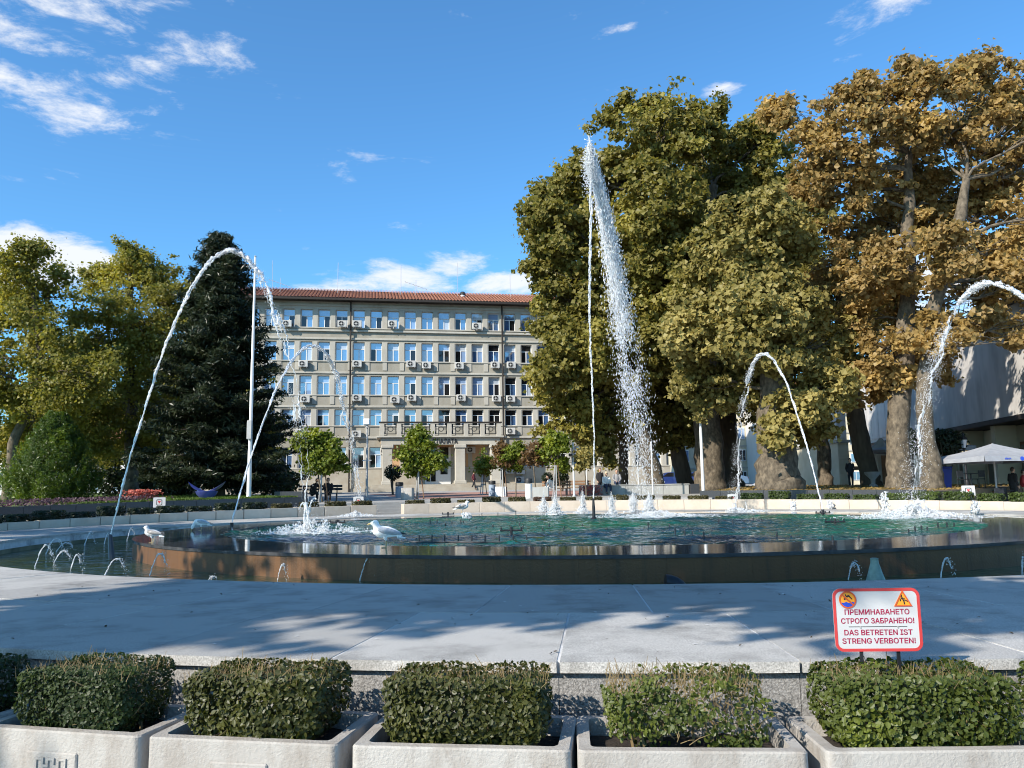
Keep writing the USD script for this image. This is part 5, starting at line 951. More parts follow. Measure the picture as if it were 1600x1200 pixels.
def bin_(lab, px, Y, h, r, mat, name='litter_bin'):
    f = foot(px, Y); t = thing(name, lab, 'litter bin', f); part(t, 'drum', MB().lathe((0, 0, 0), [(r * .96, -.02), (r, .03), (r, h * .72), (r * .97, h * .72)], 18), mat, 40); part(t, 'lid', MB().lathe((0, 0, h * .80), [(r * .7, -.06 * h), (r * 1.03, -.05 * h), (r * 1.03, .12 * h), (r * .9, .17 * h), (.01, .18 * h)], 18), BLACKP, 40); part(t, 'lid_post', MB().cyl((0, 0, h * .68), r * .5, h * .12, 8), BLACKP); return t
BLUEB = M('bluish_metal', (0.22, 0.28, 0.36), (0.28, 0.34, 0.42), 3, .5)
bin_('bluish cylindrical litter bin left of the tree hiding the lettering', 624, 50, 1.0, .24, BLUEB); bin_('bluish cylindrical litter bin below the bare tree', 769, 52, 1.0, .22, BLUEB); bin_('tall white cylindrical litter bin before the rusty tree', 826, 45, 1.1, .20, WHITEP)
def cube(lab, px, Y, w, h, d, mat=CONC):
    f = foot(px, Y); t = thing('plant_box', lab, 'plant box', f, -6); part(t, 'box', MB().mf(planter_body(w, d, h, .08, h - .1, .02)), mat, 30); part(t, 'soil', MB().box((-w / 2 + .13, -d / 2 + .13, h - .11), (w / 2 - .13, d / 2 - .13, h - .06)), SOIL)
cube('pale square plant box below the tree hiding the lettering', 637, 46, .62, .66, .62); cube('white square plant box right of the bluish bin', 783, 50, .66, .6, .62, WHITEP); cube('grey square plant box beside the tall white bin', 845, 44.5, .86, .60, .7, GREYW)
def bench(lab, px, Y, yaw=0, w=1.8, name='bench', mat=BROWNW):
    f = foot(px, Y); t = thing(name, lab, 'bench', f, yaw)
    for k in range(3): part(t, 'seat_slat', MB().box((-w / 2, -.24 + .16 * k, .42), (w / 2, -.11 + .16 * k, .46), .008), mat)
    for k in range(2): part(t, 'back_slat', MB().box((-w / 2, .25, .60 + .17 * k), (w / 2, .285, .72 + .17 * k), .008), mat)
    for s in (-1, 1): part(t, 'leg', MB().box((s * w * .38 - .03, -.22, 0), (s * w * .38 + .03, .22, .42)).box((s * w * .38 - .03, .20, .40), (s * w * .38 + .03, .25, .9)), METAL)
    return t
b1 = bench('dark bench with two seated people below the round left tree', 500, 45.5, 8, 2.4, mat=BLACKP)
f = foot(488, 45.5); person('person in black bent forward on the dark bench, left one', f + [0, -.02, -.03], 70, 'lean', 'black', 'black')
f = foot(513, 45.5); person('person in black sitting at the right end of the dark bench', f + [0, -.02, -.03], 10, 'sit', 'black', 'black')
bench('wooden bench with the lounging person dressed in white', 868, 50, -15, 1.8); f = foot(864, 50); person('person in white lounging with stretched legs on the wooden bench', f + [0, -.05, -.03], -75, 'lounge', 'white', 'white')
bench('wooden bench behind the reddish flowers left of the seated man', 905, 54, 0, 1.6)
f = foot(735, 79); person('person in dark red coat walking along the building front', fw(fac(731, 745)[0], 4.6, zfl - .55) * [1, 1, 1], 80, 'walk', 'wine', 'black')
# grey retaining wall on the plaza with people sitting at it
rw = thing('retaining_wall', 'pale grey stone retaining wall at the right of the plaza', 'wall'); xs = [905, 918, 934, 956, 978, 1003, 1037, 1077]
for a, b in zip(xs[:-1], xs[1:]):
    P0, P1 = at(a, 770, 50), at(b, 770, 50); z0 = gz(P0[0], 50); part(rw, 'stone_panel', MB().box((P0[0] + .008, 50, z0 - .1), (P1[0] - .008, 50.3, z0 + .57 - .02), .012), GREYW)
P0, P1 = at(905, 770, 50), at(1078, 770, 50); part(rw, 'coping', MB().box((P0[0], 49.95, z0 + .56), (P1[0], 50.35, z0 + .62), .01), GREYW)
P2 = at(1093, 770, 50); part(rw, 'end_block', MB().box((P1[0] + .02, 49.9, z0 - .6), (P2[0], 51.2, z0 + .60), .02), BLACKW)
f = at(948, 770, 49.6); person('person in white jacket and pale cap sitting on the grey wall', (f[0], 49.95, z0 + .10), 15, 'sit', 'white', 'navy', 1.72, 'tan')
f = foot(938, 52.5); person('person in dark clothes standing behind the grey wall', f, 20, 'stand', 'black', 'black', 1.65)
f = foot(964, 52); person('person in grey seated behind the grey wall by the dark trunk', f + [0, 0, .25], 0, 'sit', 'grey', 'navy')
# dark granite wall pieces along both terraces
def terrace_wall(name, lab, r, a0, a1, dz, step, thick=.3, mat=BLACKW):
    t = thing(name, lab, 'wall')
    n = int(round((a1 - a0) / step))
    for i in range(n):
        b0, b1 = a0 + i * (a1 - a0) / n, a0 + (i + 1) * (a1 - a0) / n; x, y = pol((b0 + b1) / 2, r); z = base(x, y)
        q = slab_ring(r - thick, r, 180 - b1 + .02, 180 - b0 - .02, z - .3, z + dz, 3, C2); part(t, 'granite_panel', q, mat)
terrace_wall('terrace_wall', 'black granite wall holding the lawn terrace on the left', 21.95, -118, -34, .95, 2.8)
terrace_wall('terrace_wall', 'black granite wall along the plane tree terrace on the right', 21.35, PL1 + .2, TR1, .93, 2.85)
t = thing('granite_block', 'black granite block at the corner of the lawn terrace with pale letters', 'block'); P0, P1 = at(432, 776, 42), at(476, 776, 42); zg = gz(P1[0], 42) if True else 0; part(t, 'block', MB().box((P0[0], 41.6, zg - .7), (P1[0], 42.6, at(450, 768, 42)[2]), .02), BLACKW)
# flowers and lawn
FLP = LEAF('pink_flowers', [(0, (0.06, 0.03, 0.04)), (.5, (0.17, 0.07, 0.10)), (1, (0.34, 0.17, 0.22))], 0.2, 3); FLC = LEAF('coral_flowers', [(0, (0.45, 0.12, 0.09)), (1, (0.68, 0.28, 0.22))], .2, 3); GRS = LEAF('lawn_grass', [(0, (0.06, 0.10, 0.012)), (.6, (0.13, 0.19, 0.02)), (1, (0.24, 0.28, 0.04))], .3, 1.5)
def flowers(name, lab, cat, pts, r, mat, n, h, seed, size=.08, kind='stuff'):
    g = np.random.default_rng(seed); pts = np.array(pts); i = g.integers(0, len(pts) - 1, n); k = g.random(n)[:, None]; p = pts[i] * (1 - k) + pts[i + 1] * k + g.normal(size=(n, 3)) * [r * .5, r * .5, 0]; p[:, 2] = [gz(a, b) - .0 for a, b in p[:, :2]]; p[:, 2] += g.random(n) * h
    return single(name, MB().add(*leaf_mesh(p, g.normal(size=(n, 3)) * .6 + [0, -.4, .6], size * g.uniform(.6, 1.4, n), g, 'round')), mat, lab, cat, None, kind)
flowers('flower_bed', 'pink flower bed edging the lawn terrace left of the jet', 'flowers', [(*pol(a, 23.2), 0) for a in (-85, -75, -66, -58, -53)], 1.2, FLP, 3600, .26, 51)
P0 = foot(223, 41); flowers('flower_mound', 'coral flower mound on the lawn behind the left small sign', 'flowers', [(P0[0] - .55, 41, 0), (P0[0] + .5, 41, 0)], .5, FLC, 900, .5, 52, .10)
P0 = foot(443, 46); flowers('flower_mound', 'small pink flower patch by the black corner block', 'flowers', [(P0[0] - .3, 46, 0), (P0[0] + .3, 46, 0)], .3, FLC, 260, .4, 53, .10)
P0 = foot(925, 49); flowers('flower_mound', 'low reddish flower box on the plaza by the seated man', 'flowers', [(P0[0] - .6, 49.7, 0), (P0[0] + .6, 49.7, 0)], .25, FLC, 420, .62, 54, .09)
g = np.random.default_rng(55); n = 26000; a = g.uniform(-62, -34.6, n); r = 22.0 + 22 * g.random(n) ** 1.7; p = np.array([(*pol(x, y), 0) for x, y in zip(a, r)]); p[:, 2] = [gz(x, y) + .0 for x, y in p[:, :2]]; p[:, 2] += g.random(n) * .07
single('grass', MB().add(*leaf_mesh(p, g.normal(size=(n, 3)) * [1, 1, .35], .13 * g.uniform(.6, 1.4, n), g, 'blade')), GRS, 'short lawn grass on the left terrace', 'grass', None, 'stuff')
# fallen leaves on the earth terrace, the coping and the ground
g = np.random.default_rng(56); n = 2600; a = g.uniform(PL1 + 1, TR1 - 1, n); r = 21.6 + 20 * g.random(n); p = np.array([(*pol(x, y), 0) for x, y in zip(a, r)]); p[:, 2] = [gz(x, y) + .02 for x, y in p[:, :2]]
single('fallen_leaves', MB().add(*leaf_mesh(p, g.normal(size=(n, 3)) * .3 + [0, 0, 1], .16, g, 'plane')), PL_ORANGE, 'fallen plane leaves scattered on the earth terrace', 'leaves', None, 'stuff')
n = 90; a = g.uniform(-26, 22, n); r = g.uniform(RI + .1, RO - .1, n); p = np.array([(CX + q * math.sin(rad(x)), CY - q * math.cos(rad(x)), HC + .006) for x, q in zip(a, r)])
single('droppings', MB().add(*leaf_mesh(p, g.normal(size=(n, 3)) * .06 + [0, 0, 1], .022 * g.uniform(.4, 1.5, n), g, 'round', .02)), WHITEP, 'white bird droppings scattered over the granite coping', 'droppings', None, 'stuff')
n = 150; a = g.uniform(-26, 22, n); r = g.uniform(RI + .1, RO - .1, n); p = np.array([(CX + q * math.sin(rad(x)), CY - q * math.cos(rad(x)), HC + .007) for x, q in zip(a, r)])
single('debris', MB().add(*leaf_mesh(p, g.normal(size=(n, 3)) * .3 + [0, 0, 1], .017 * g.uniform(.4, 1.6, n), g, 'round', .4)), BARKD, 'dark crumbs and leaf bits scattered over the granite coping', 'debris', None, 'stuff')

# ------------------------------------------------------------------ poles and lamps
def pole(name, lab, cat, px, Y, ytop, r0, r1, mat=WHITEP, base_h=0, xt=None):
    f = foot(px, Y); tp_ = at(xt if xt else px, ytop, Y); t = thing(name, lab, cat, f); part(t, 'shaft', MB().tube([(0, 0, -.1), (0, 0, tp_[2] - f[2])], [r0, r1], 12), mat, 40)
    part(t, 'base', MB().cyl((0, 0, -.05), r0 * 2.0, .12, 12), GREYP); return t, tp_[2] - f[2]
t, h = pole('flagpole', 'tall white flagpole standing before the spruce', 'flagpole', 389, 40.6, 402, .115, .045); zb_ = at(389, 668, 40.6)[2] - foot(389, 40.6)[2]; part(t, 'control_box', MB().box((-.12, -.24, zb_ - .6), (.12, -.10, zb_ + .35), .02), GREYP); part(t, 'finial', MB().mf(sph((0, 0, h + .03), .06, 10)), GREYP); part(t, 'halyard', MB().tube([(.13, -.1, .6), (.06, -.05, h - .1)], .006, 4), GREYP)
t, h = pole('lamp_post', 'grey lamp post with white box head before the courthouse front', 'street lamp', 573, 48, 662, .075, .055, GREYP); part(t, 'lamp_head', MB().box((-.20, -.30, h - .1), (.20, .16, h + .28), .05), WHITEP); part(t, 'bracket', MB().box((-.05, -.2, h - .25), (.05, .05, h - .08)), GREYP); zb_ = at(573, 720, 48)[2] - foot(573, 48)[2]; part(t, 'clamp', MB().box((-.26, -.03, zb_), (.26, .03, zb_ + .05)), WHITEP)
t, h = pole('lamp_post', 'white lamp post between the plane trunks right of the grey wall', 'street lamp', 1099, 46, 655, .10, .075, WHITEP); part(t, 'lamp_head', MB().box((-.18, -.3, h), (.18, .16, h + .3), .05), WHITEP)
t, h = pole('camera_pole', 'slim pole with two cameras at the edge of the plane foliage', 'pole', 897, 47, 690, .06, .05, WHITEP); zb_ = at(897, 712, 47)[2] - foot(897, 47)[2]
for s in (-1, 1): part(t, 'camera', MB().box((s * .10, -.28, zb_ - .02), (s * .26, .10, zb_ + .12), .02), BLACKP); part(t, 'camera_arm', MB().box((min(0, s * .2), -.02, zb_ - .06), (max(0, s * .2), .02, zb_ - .025)), WHITEP)
pole('thin_pole', 'thin white pole behind the tall curtain of water', 'pole', 998, 53, 682, .05, .04, WHITEP); pole('thin_pole', 'thin pole right of the tall curtain of water by the slanting trunk', 'pole', 1020, 48, 690, .045, .04, WHITEP); pole('thin_pole', 'thin white pole behind the red flower box', 'pole', 917, 52, 706, .05, .04, WHITEP)
pole('thin_pole', 'thin far pole between the dark trunks', 'pole', 1070, 75, 700, .07, .06, WHITEP)
# old style lantern by the cafe
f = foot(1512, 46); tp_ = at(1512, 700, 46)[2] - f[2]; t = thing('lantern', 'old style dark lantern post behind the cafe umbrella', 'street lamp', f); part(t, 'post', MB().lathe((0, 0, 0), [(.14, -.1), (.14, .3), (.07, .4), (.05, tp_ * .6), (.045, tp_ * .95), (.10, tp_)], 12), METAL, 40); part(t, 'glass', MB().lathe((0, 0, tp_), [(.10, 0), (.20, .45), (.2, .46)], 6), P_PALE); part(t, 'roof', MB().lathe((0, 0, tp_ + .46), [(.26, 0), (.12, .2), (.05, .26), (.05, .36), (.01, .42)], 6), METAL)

# ------------------------------------------------------------------ blue sculpture on the lawn
BLUES = M('blue_enamel', (0.03, 0.04, 0.17), (0.06, 0.08, 0.28), 6, .35, dirt=(.02, .02, .06), dscale=6); p = foot(323, 39.5); p[2] += .02; t = thing('bowl_sculpture', 'dark blue bowl sculpture with two spread leaf wings on the lawn', 'sculpture', p)
part(t, 'bowl', MB().lathe((0, 0, -.05), [(.12, 0), (.30, .10), (.47, .28), (.52, .42), (.49, .42), (.28, .14), (.01, .08)], 24), BLUES, 40)
for sd in (-1, 1):
    k = np.linspace(0, 1, 12); v = []
    for q in k:
        c = np.array([sd * (.05 + 1.0 * q - .15 * q * q), 0, .36 + .12 * q + .36 * q ** 1.6]); w = .30 * math.sin(math.pi * min(1, .12 + q * .88)) + .01; v += [c + [0, -w, -.05 * sd * 0 - w * .15], c + [0, 0, .14 * w], c + [0, w, -w * .15], c + [0, 0, -.06 * w - .02]]
    f_ = []
    for i in range(11):
        for j in range(4): a, b = i * 4 + j, i * 4 + (j + 1) % 4; f_.append([a, b, b + 4, a + 4])
    m = MB().add(v, f_); part(t, 'leaf_wing', m, BLUES, 50)

# ------------------------------------------------------------------ the right side: grey wall building, yellow house, far street
GREYST = M('grey_render', (0.391, 0.378, 0.365), (0.51, 0.493, 0.476), 0.7, .9, .2, 20, dirt=(0.24, 0.23, 0.22), dscale=.8, damt=.6, stretch=(1, 1, .35)); CREAM = M('cream_render', (0.442, 0.391, 0.281), (0.527, 0.476, 0.357), .8, .9, .15, 20, dirt=(.35, .3, .22), dscale=.9, damt=.5); WHITER = M('white_render', (0.528, 0.52, 0.496), (0.592, 0.584, 0.56), .9, .9)
Q0 = at(1345, 760, 85)[:2]; Q1 = at(1760, 760, 40)[:2]; D_ = unit(Q1 - Q0); N_ = np.array([D_[1], -D_[0]]); N_ = N_ if N_ @ (-Q0) > 0 else -N_; LQ = np.linalg.norm(Q1 - Q0)
def QF(n=0.0): o = Q0 + N_ * n; return frame((*o, 0), (*D_, 0), (0, 0, 1), (*N_, 0))
def qbox(u0, u1, z0, z1, n0, n1, ch=0.0): return MB().box((u0, z0, n0), (u1, z1, n1), ch).moved(QF())
gb = thing('grey_building', 'large blank grey walled building on the right above the cafe', 'building')
part(gb, 'upper_wall', qbox(0, LQ, 5.9, 12.7, -12, 0), GREYST)
part(gb, 'ledge', qbox(-.1, LQ, 5.55, 5.88, -12, .25, .02), EAVE); part(gb, 'lower_wall', qbox(.6, LQ, .5, 5.5, -12, -1.6), CREAM); part(gb, 'roof_edge', qbox(-.3, LQ, 12.72, 13.0, -12.3, .5), EAVE)
part(gb, 'roof', MB().prism(Polygon([(-12.5, 13.01), (.7, 13.01), (-6, 16.2)]), LQ + .3, frame((*(Q0 - D_ * .3), 0), (*N_, 0), (0, 0, 1), (*D_, 0))), TILE)
for k in range(9): part(gb, 'pier', qbox(.3 + k * LQ / 9, .9 + k * LQ / 9, .5, 5.54, -1.6, -.25, .02), CREAM)
for k in range(9):
    w = part(gb, 'shop_window', qbox(1.4 + k * LQ / 9, .1 + (k + 1) * LQ / 9, 1.0, 4.4, -1.59, -1.52), BROWNW); part(w, 'pane', qbox(1.6 + k * LQ / 9, (k + 1) * LQ / 9 - .1, 1.2, 4.2, -1.51, -1.48), P_DARK)
for k in range(5): part(gb, 'render_panel', qbox(1.0 + k * 2.2, 3.1 + k * 2.2, 6.2, 12.2, .003, .06, .02), GREYST)
yh = thing('yellow_house', 'narrow cream and white corner house between the plane trunks', 'building'); a = at(1284, 760, 70); b = at(1330, 760, 66); zt = at(1305, 616, 68)[2]
part(yh, 'lower_wall', MB().box((a[0], 66, .8), (b[0], 76, 5.2)), CREAM); part(yh, 'upper_wall', MB().box((a[0] + .05, 66.1, 5.45), (b[0] - .05, 76, zt)), WHITER); part(yh, 'string_course', MB().box((a[0] - .15, 65.8, 5.21), (b[0] + .15, 76.1, 5.44), .03), STONE); part(yh, 'cornice', MB().box((a[0] - .3, 65.6, zt + .01), (b[0] + .3, 76.3, zt + .35), .05), STONE)
for k in range(5): part(yh, 'siding_board', MB().box((a[0] + .08, 66.02, 5.6 + k * .72), (b[0] - .08, 66.09, 6.28 + k * .72), .015), WHITER)
for k in range(3): part(yh, 'siding_board', MB().box((a[0] + .05, 65.93, 1.6 + k * 1.15), (b[0] - .05, 65.99, 2.7 + k * 1.15), .015), CREAM)
part(yh, 'sign_panel', MB().box((a[0] + .9, 65.86, 3.0), (a[0] + 1.6, 65.92, 3.3)), BROWNW)
part(yh, 'window', MB().box((a[0] - .04, 68, 2.2), (a[0] + .02, 69.4, 4.2), .01), BROWNW)
def block_house(name, lab, x0, x1, y, ztop, mat, floors, cols, seed, depth=14):
    g = random.Random(seed); t = thing(name, lab, 'building'); zb0 = base(0, y) - .3; part(t, 'wall', MB().box((x0, y, zb0), (x1, y + depth, ztop)), mat); part(t, 'roof', MB().prism(Polygon([(x0 - .5, ztop + .3), (x1 + .5, ztop + .3), (x1 - 2, ztop + 2.6), (x0 + 2, ztop + 2.6)]), depth + 1, frame((0, y + depth + .5, 0), (1, 0, 0), (0, 0, 1), (0, -1, 0))), TILE); part(t, 'cornice', MB().box((x0 - .3, y - .35, ztop + .0), (x1 + .3, y + depth, ztop + .28), .05), STONE)
    fh_ = (ztop - zb0) / floors; w = (x1 - x0) / cols
    for i in range(floors):
        if i: part(t, 'string_course', MB().box((x0 - .05, y - .12, zb0 + i * fh_ - .1), (x1 + .05, y + .02, zb0 + i * fh_ + .1)), STONE)
        for j in range(cols):
            xc = x0 + (j + .5) * w; wd = part(t, 'window', MB().box((xc - w * .24, y - .08, zb0 + i * fh_ + .9), (xc + w * .24, y + .02, zb0 + (i + 1) * fh_ - .5)), FRAMEW); part(wd, 'pane', MB().box((xc - w * .20, y - .10, zb0 + i * fh_ + 1.0), (xc - .05, y - .082, zb0 + (i + 1) * fh_ - .6)).box((xc + .05, y - .10, zb0 + i * fh_ + 1.0), (xc + w * .20, y - .082, zb0 + (i + 1) * fh_ - .6)), g.choice([P_DARK, P_DEEP, P_BLUE]))
    return t
a, b = at(1062, 760, 112), at(1196, 760, 112); block_house('street_house', 'cream town house far behind the blue cars between the plane trunks', a[0], b[0], 112, 13.5, CREAM, 4, 6, 1)
a, b = at(1198, 760, 104), at(1282, 760, 104); block_house('street_house', 'pale grey town house far behind the orange car', a[0], b[0], 104, 12.5, WHITER, 4, 4, 2)
a, b = at(1215, 760, 126), at(1450, 760, 126); block_house('street_house', 'brownish town house closing the street between yellow house and straight trunk', a[0], b[0], 128, 13.0, CREAM, 4, 8, 4)
a, b = at(-140, 760, 105), at(250, 760, 105); block_house('street_house', 'pale building far behind the left trees', a[0], b[0], 112, 9.0, WHITER, 3, 12, 3)

# ------------------------------------------------------------------ cars in the far street
TYRE = M('tyre', (0.015, 0.015, 0.015), (0.025, 0.025, 0.025), 9, .85)
def car(lab, px, Y, paint, yaw=0, name='parked_car'):
    f = at(px, 760, Y); t = thing(name, lab, 'car', (f[0], Y, gz(f[0], Y)), yaw, 'cars parked in the street behind the plane trees')
    prof = Polygon([(-2.1, .32), (-2.08, .75), (-1.75, .92), (-1.15, 1.0), (-.55, 1.42), (.75, 1.46), (1.45, 1.05), (2.0, .92), (2.1, .6), (2.08, .32)]).buffer(-.06).buffer(.06, 6)
    for wx in (-1.3, 1.3): prof = prof.difference(Point(wx, .32).buffer(.40, 12))
    part(t, 'body', MB().prism(prof, 1.66, frame((0, .83, 0), (1, 0, 0), (0, 0, 1), (0, -1, 0))), paint, 30)
    for s in (-1, 1):
        q = MB().prism(Polygon([(-.98, 1.03), (-.5, 1.36), (.05, 1.38), (.05, 1.03)]), .012, frame((0, -.835 if s < 0 else .847, 0), (1, 0, 0), (0, 0, 1), (0, -1, 0))).prism(Polygon([(.12, 1.03), (.12, 1.38), (.70, 1.39), (1.22, 1.06)]), .012, frame((0, -.835 if s < 0 else .847, 0), (1, 0, 0), (0, 0, 1), (0, -1, 0))); part(t, 'side_window', q, P_DARK)
        for wx in (-1.3, 1.3):
            w = part(t, 'wheel', MB().tube([(wx, s * .84, .32), (wx, s * .62, .32)], .31, 16), TYRE, 40); part(w, 'rim', MB().tube([(wx, s * .855, .32), (wx, s * .82, .32)], .19, 12), GREYP)
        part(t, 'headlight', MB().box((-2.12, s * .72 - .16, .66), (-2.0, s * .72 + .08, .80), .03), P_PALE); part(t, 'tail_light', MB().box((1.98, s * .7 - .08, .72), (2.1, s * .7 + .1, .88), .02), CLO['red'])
    return t
PO = M('orange_paint', (0.55, 0.16, 0.01), (0.6, 0.18, 0.015), 2, .25, coat=1.0, spec=.5); PW = M('silver_paint', (0.45, 0.45, 0.46), (0.5, 0.5, 0.51), 2, .25, coat=1.0); PB = M('blue_paint', (0.015, 0.03, 0.13), (0.02, 0.04, 0.16), 2, .25, coat=1.0); PLB = M('light_blue_paint', (0.10, 0.17, 0.28), (0.12, 0.2, 0.32), 2, .25, coat=1.0)
car('orange car parked right of the thick plane trunk', 1248, 78, PO, 8); car('silver white car left of the orange one', 1213, 79, PW, 10); car('light blue car between the lamp pole and the thick trunk', 1132, 78, PLB, 5); car('dark blue car left of the leaning dark trunk', 1050, 76, PB, 0); car('dark blue car right of the leaning dark trunk', 1086, 80, PB, 12)
# rock like pale mounds covered in cloth behind the grey wall
RED = CLO['red']; f = foot(1208, 60); t = thing('ticket_post', 'red and blue parking post left of the silver car', 'post', f); part(t, 'post', MB().box((-.18, -.14, 0), (.18, .14, 1.5), .03), M('orange_red_paint', (.5, .10, .04), (.55, .12, .05), 3, .5)); part(t, 'panel', MB().box((-.22, -.2, 1.25), (.22, -.145, 1.95), .02), SBLUE)

# ------------------------------------------------------------------ the cafe on the right
CAN = M('cream_canvas', (0.216, 0.224, 0.248), (0.288, 0.296, 0.32), 3, .8, .1, 20); YC = 40.5
c = at(1553, 720, YC); t = thing('cafe_umbrella', 'large grey white square cafe umbrella with lettered valance at the right edge', 'umbrella', (c[0], YC, gz(c[0], YC)), 8); zg = gz(c[0], YC); zt = at(1548, 693, YC)[2] - zg; ze = at(1548, 714, YC)[2] - zg; zv = at(1548, 723, YC)[2] - zg; R_ = 2.25
cor = [(-R_, -R_), (R_, -R_), (R_, R_), (-R_, R_)]
for i in range(4):
    a, b = np.array(cor[i]), np.array(cor[(i + 1) % 4]); v, f_ = [], []; n = 8
    for j in range(n + 1):
        k = j / n
        for q in range(n + 1): p = a + (b - a) * q / n; e = 1 - k; v.append((p[0] * e, p[1] * e, ze + (zt - ze) * k - .10 * math.sin(math.pi * k) - .09 * math.sin(math.pi * q / n) * e))
    for j in range(n):
        for q in range(n): s_ = j * (n + 1) + q; f_.append([s_, s_ + 1, s_ + n + 2, s_ + n + 1])
    part(t, 'canopy_panel', (np.array(v), np.array(f_)), CAN, True)
    d = unit(b - a); nrm = np.array([d[1], -d[0]]); v = []
    for q in range(n + 1): p = a + (b - a) * q / n; v += [(p[0], p[1], ze - .09 * math.sin(math.pi * q / n)), (*(p + nrm * .03), zv - .03 * math.sin(q * math.pi))]
    part(t, 'valance', (np.array(v), np.array([[2 * q, 2 * q + 1, 2 * q + 3, 2 * q + 2] for q in range(n)])), CAN)
    part(t, 'rib', MB().tube([(*(a * .97), ze - .04), (0, 0, zt - .25)], .02, 5), METAL)
part(t, 'pole', MB().tube([(0, 0, 0), (0, 0, zt)], .045, 10), GREYP); part(t, 'foot', MB().box((-.45, -.45, 0), (.45, .45, .09), .02), GREYW)
tx = meshkit.text_mesh('айран', .15, .004, True); w = tx.bounds[1][0]
for xo, sc in ((-1.25, .55), (.25, 1.0)): K = np.eye(4); K[0, 0] = sc; K[1, 1] = sc; K[0, 3] = xo; K[1, 3] = (ze + zv) / 2 - .10 * sc; part(t, 'lettering', MB().tm(tx, upright((0, -R_ - .035, 0)) @ K), SBLUE)
for xo in (-.35, .9): part(t, 'badge', MB().prism(Point(xo, (ze + zv) / 2 - .03).buffer(.10, 12), .004, upright((0, -R_ - .035, 0))), SBLUE)
c2 = at(1438, 720, 52); t2 = dup(t.GetPrim() if hasattr(t, 'GetPrim') else t, 'second grey cafe umbrella farther back behind the straight trunk', (c2[0], 52, gz(c2[0], 52)), 8, 'cafe umbrellas')
def chair(lab, px, Y, yaw):
    f = foot(px, Y); t = thing('cafe_chair', lab, 'chair', f, yaw, 'dark chairs and tables under the cafe umbrella'); part(t, 'seat', MB().box((-.23, -.23, .43), (.23, .23, .47), .015), METAL); part(t, 'backrest', MB().box((-.22, .20, .55), (.22, .235, .88), .012), METAL)
    for sx in (-1, 1):
        for sy in (-1, 1): part(t, 'leg', MB().tube([(sx * .21, sy * .21, 0), (sx * .19, sy * .2, .43 if sy < 0 else .86)], .016, 5), METAL)
    return t
for i, (px, Y, yw, lab) in enumerate([(1508, 40, 20, 'dark cafe chair nearest the blue bin'), (1530, 41.5, 200, 'dark cafe chair left of the umbrella pole, facing away'), (1558, 39.6, 170, 'dark cafe chair just left of the standing man in black'), (1572, 41.8, 10, 'dark cafe chair right of the umbrella pole')]): chair(lab, px, Y, yw)
for px, Y, lab in ((1519, 41, 'small dark cafe table left of the umbrella pole'), (1566, 40.7, 'small dark cafe table right of the umbrella pole')):
    f = foot(px, Y); t = thing('cafe_table', lab, 'table', f); part(t, 'top', MB().box((-.36, -.36, .71), (.36, .36, .745), .01), METAL); part(t, 'leg', MB().cyl((0, 0, 0), .04, .71, 8), METAL); part(t, 'foot', MB().box((-.25, -.25, 0), (.25, .25, .03)), METAL)
f = foot(1584, 41); person('man in black standing under the cafe umbrella', f, 100, 'stand', 'black', 'black', 1.85); f = foot(1600, 42); person('person in red cut by the right edge under the umbrella', f, 60, 'stand', 'red', 'tan')
f = foot(1473, 42.5); t = thing('blue_bin', 'blue refuse bin beside the knobbly plane trunk', 'bin', f); part(t, 'bin_body', MB().mf(Manifold.extrude(manifold3d.CrossSection.square((.62, .6), True), 1.0, scale_top=(1.2, 1.2))), SBLUE, 30); part(t, 'lid', MB().box((-.40, -.40, 1.01), (.40, .40, 1.10), .03), SBLUE)
f = foot(1328, 50); person('person in black standing at the foot of the dark leaning tree', f + [.1, 0, 0], 0, 'stand', 'black', 'black')
f = foot(1365, 49); t = thing('stone_urn', 'dark stone urn planter left of the straight plane trunk', 'urn', f); part(t, 'bowl', MB().lathe((0, 0, 0), [(.25, 0), (.25, .1), (.12, .2), (.14, .45), (.42, .75), (.46, .9), (.38, .9), (.3, .8), (.01, .78)], 18), GREYW, 40)
f = foot(1382, 56); t = thing('kiosk', 'small pale kiosk with pitched roof left of the straight trunk', 'kiosk', f); part(t, 'wall', MB().box((-.55, -.5, 0), (.55, .5, 2.4), .02), STONE); part(t, 'roof', MB().lathe((0, 0, 2.41), [(1.05, 0), (.5, .35), (.08, .8), (.01, .82)], 4), GREYW); part(t, 'door', MB().box((-.3, -.53, .05), (.3, -.505, 2.0)), BROWNW)
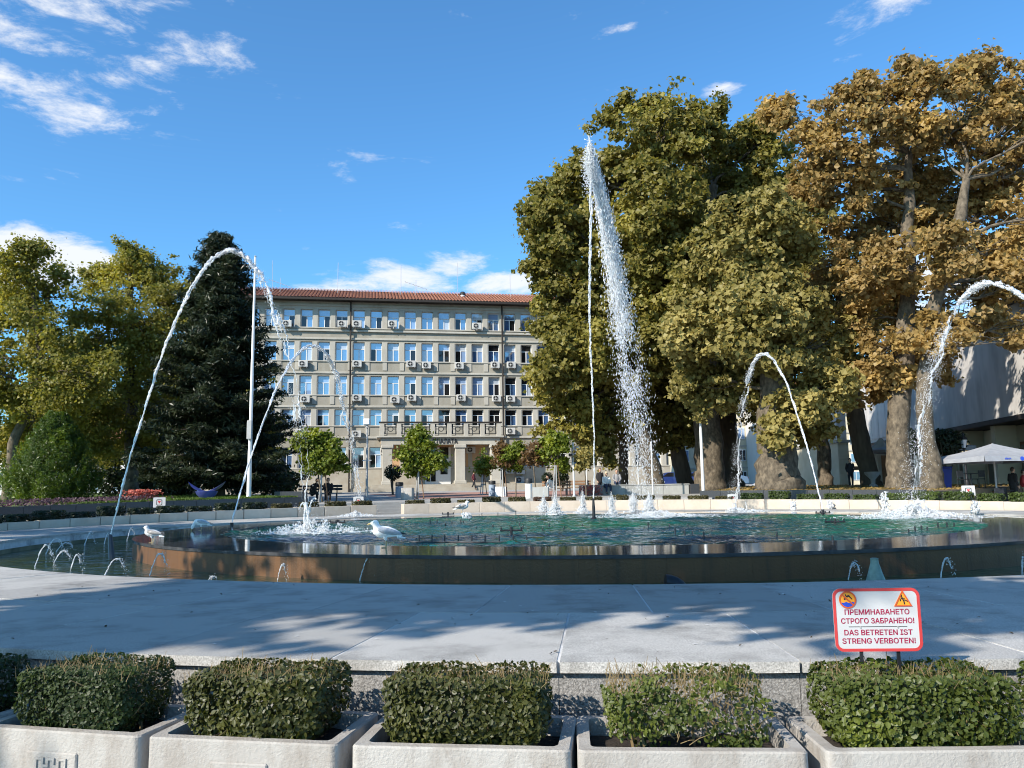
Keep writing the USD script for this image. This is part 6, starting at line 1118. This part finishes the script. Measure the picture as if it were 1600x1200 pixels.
# shrub beside the cafe wall
def shrub(lab, px, py, Y, rx, rz, mat, seed, n=2600, size=.15, name='shrub'):
    g = np.random.default_rng(seed); f = foot(px, Y); c = at(px, py, Y) - f; t = thing(name, lab, 'shrub', f); u = unit(g.normal(size=(n, 3))) * (g.random((n, 1)) ** .4) * [rx, rx, rz]; u *= .75 + .5 * meshkit.fbm(u * 2.2 + seed, 3)[:, None]; part(t, 'foliage', MB().add(*leaf_mesh(u + [0, 0, c[2]], u + g.normal(size=(n, 3)) * .5 + [0, 0, .3], size * g.uniform(.6, 1.3, n), g, 'round')), mat, kind='stuff')
    m = MB()
    for _ in range(6): e = g.normal(size=3) * [rx * .4, rx * .4, 0] + [0, 0, c[2]]; m.tube([g.normal(size=3) * [.06, .06, 0] + [0, 0, -.1], e * .5, e], [.04, .03, .015], 5)
    part(t, 'stems', m, BARKD)
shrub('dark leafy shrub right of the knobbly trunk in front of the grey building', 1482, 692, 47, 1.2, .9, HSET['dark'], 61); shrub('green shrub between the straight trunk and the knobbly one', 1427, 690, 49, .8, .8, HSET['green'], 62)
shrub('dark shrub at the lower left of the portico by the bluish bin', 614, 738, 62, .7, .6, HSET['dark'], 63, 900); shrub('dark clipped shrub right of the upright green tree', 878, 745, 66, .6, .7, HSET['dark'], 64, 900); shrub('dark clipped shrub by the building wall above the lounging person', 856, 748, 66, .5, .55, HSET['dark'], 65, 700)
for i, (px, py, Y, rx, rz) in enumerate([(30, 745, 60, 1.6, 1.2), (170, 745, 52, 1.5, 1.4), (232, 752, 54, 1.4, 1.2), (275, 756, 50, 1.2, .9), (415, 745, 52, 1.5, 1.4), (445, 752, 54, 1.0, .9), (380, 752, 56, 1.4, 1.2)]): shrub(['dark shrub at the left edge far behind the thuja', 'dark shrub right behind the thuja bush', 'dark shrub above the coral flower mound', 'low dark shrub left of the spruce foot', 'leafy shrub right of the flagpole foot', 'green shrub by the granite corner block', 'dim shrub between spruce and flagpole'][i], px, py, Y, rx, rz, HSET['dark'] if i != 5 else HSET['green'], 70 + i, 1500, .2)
# left background: white booth and walkers
f = foot(22, 70); t = thing('white_booth', 'low white booth far left behind the thuja bush', 'booth', f); part(t, 'wall', MB().box((-2.2, -.5, 0), (.6, .5, 1.0), .03), WHITEP); part(t, 'counter', MB().box((.8, -.5, 0), (1.0, .5, 1.2)), WHITEP); part(t, 'counter_end', MB().box((3.6, -.5, 0), (3.8, .5, 1.2)), WHITEP)
f = foot(95 - 72, 66); person('person in blue standing at the far left beside the white booth', f, 30, 'stand', 'blue', 'black')
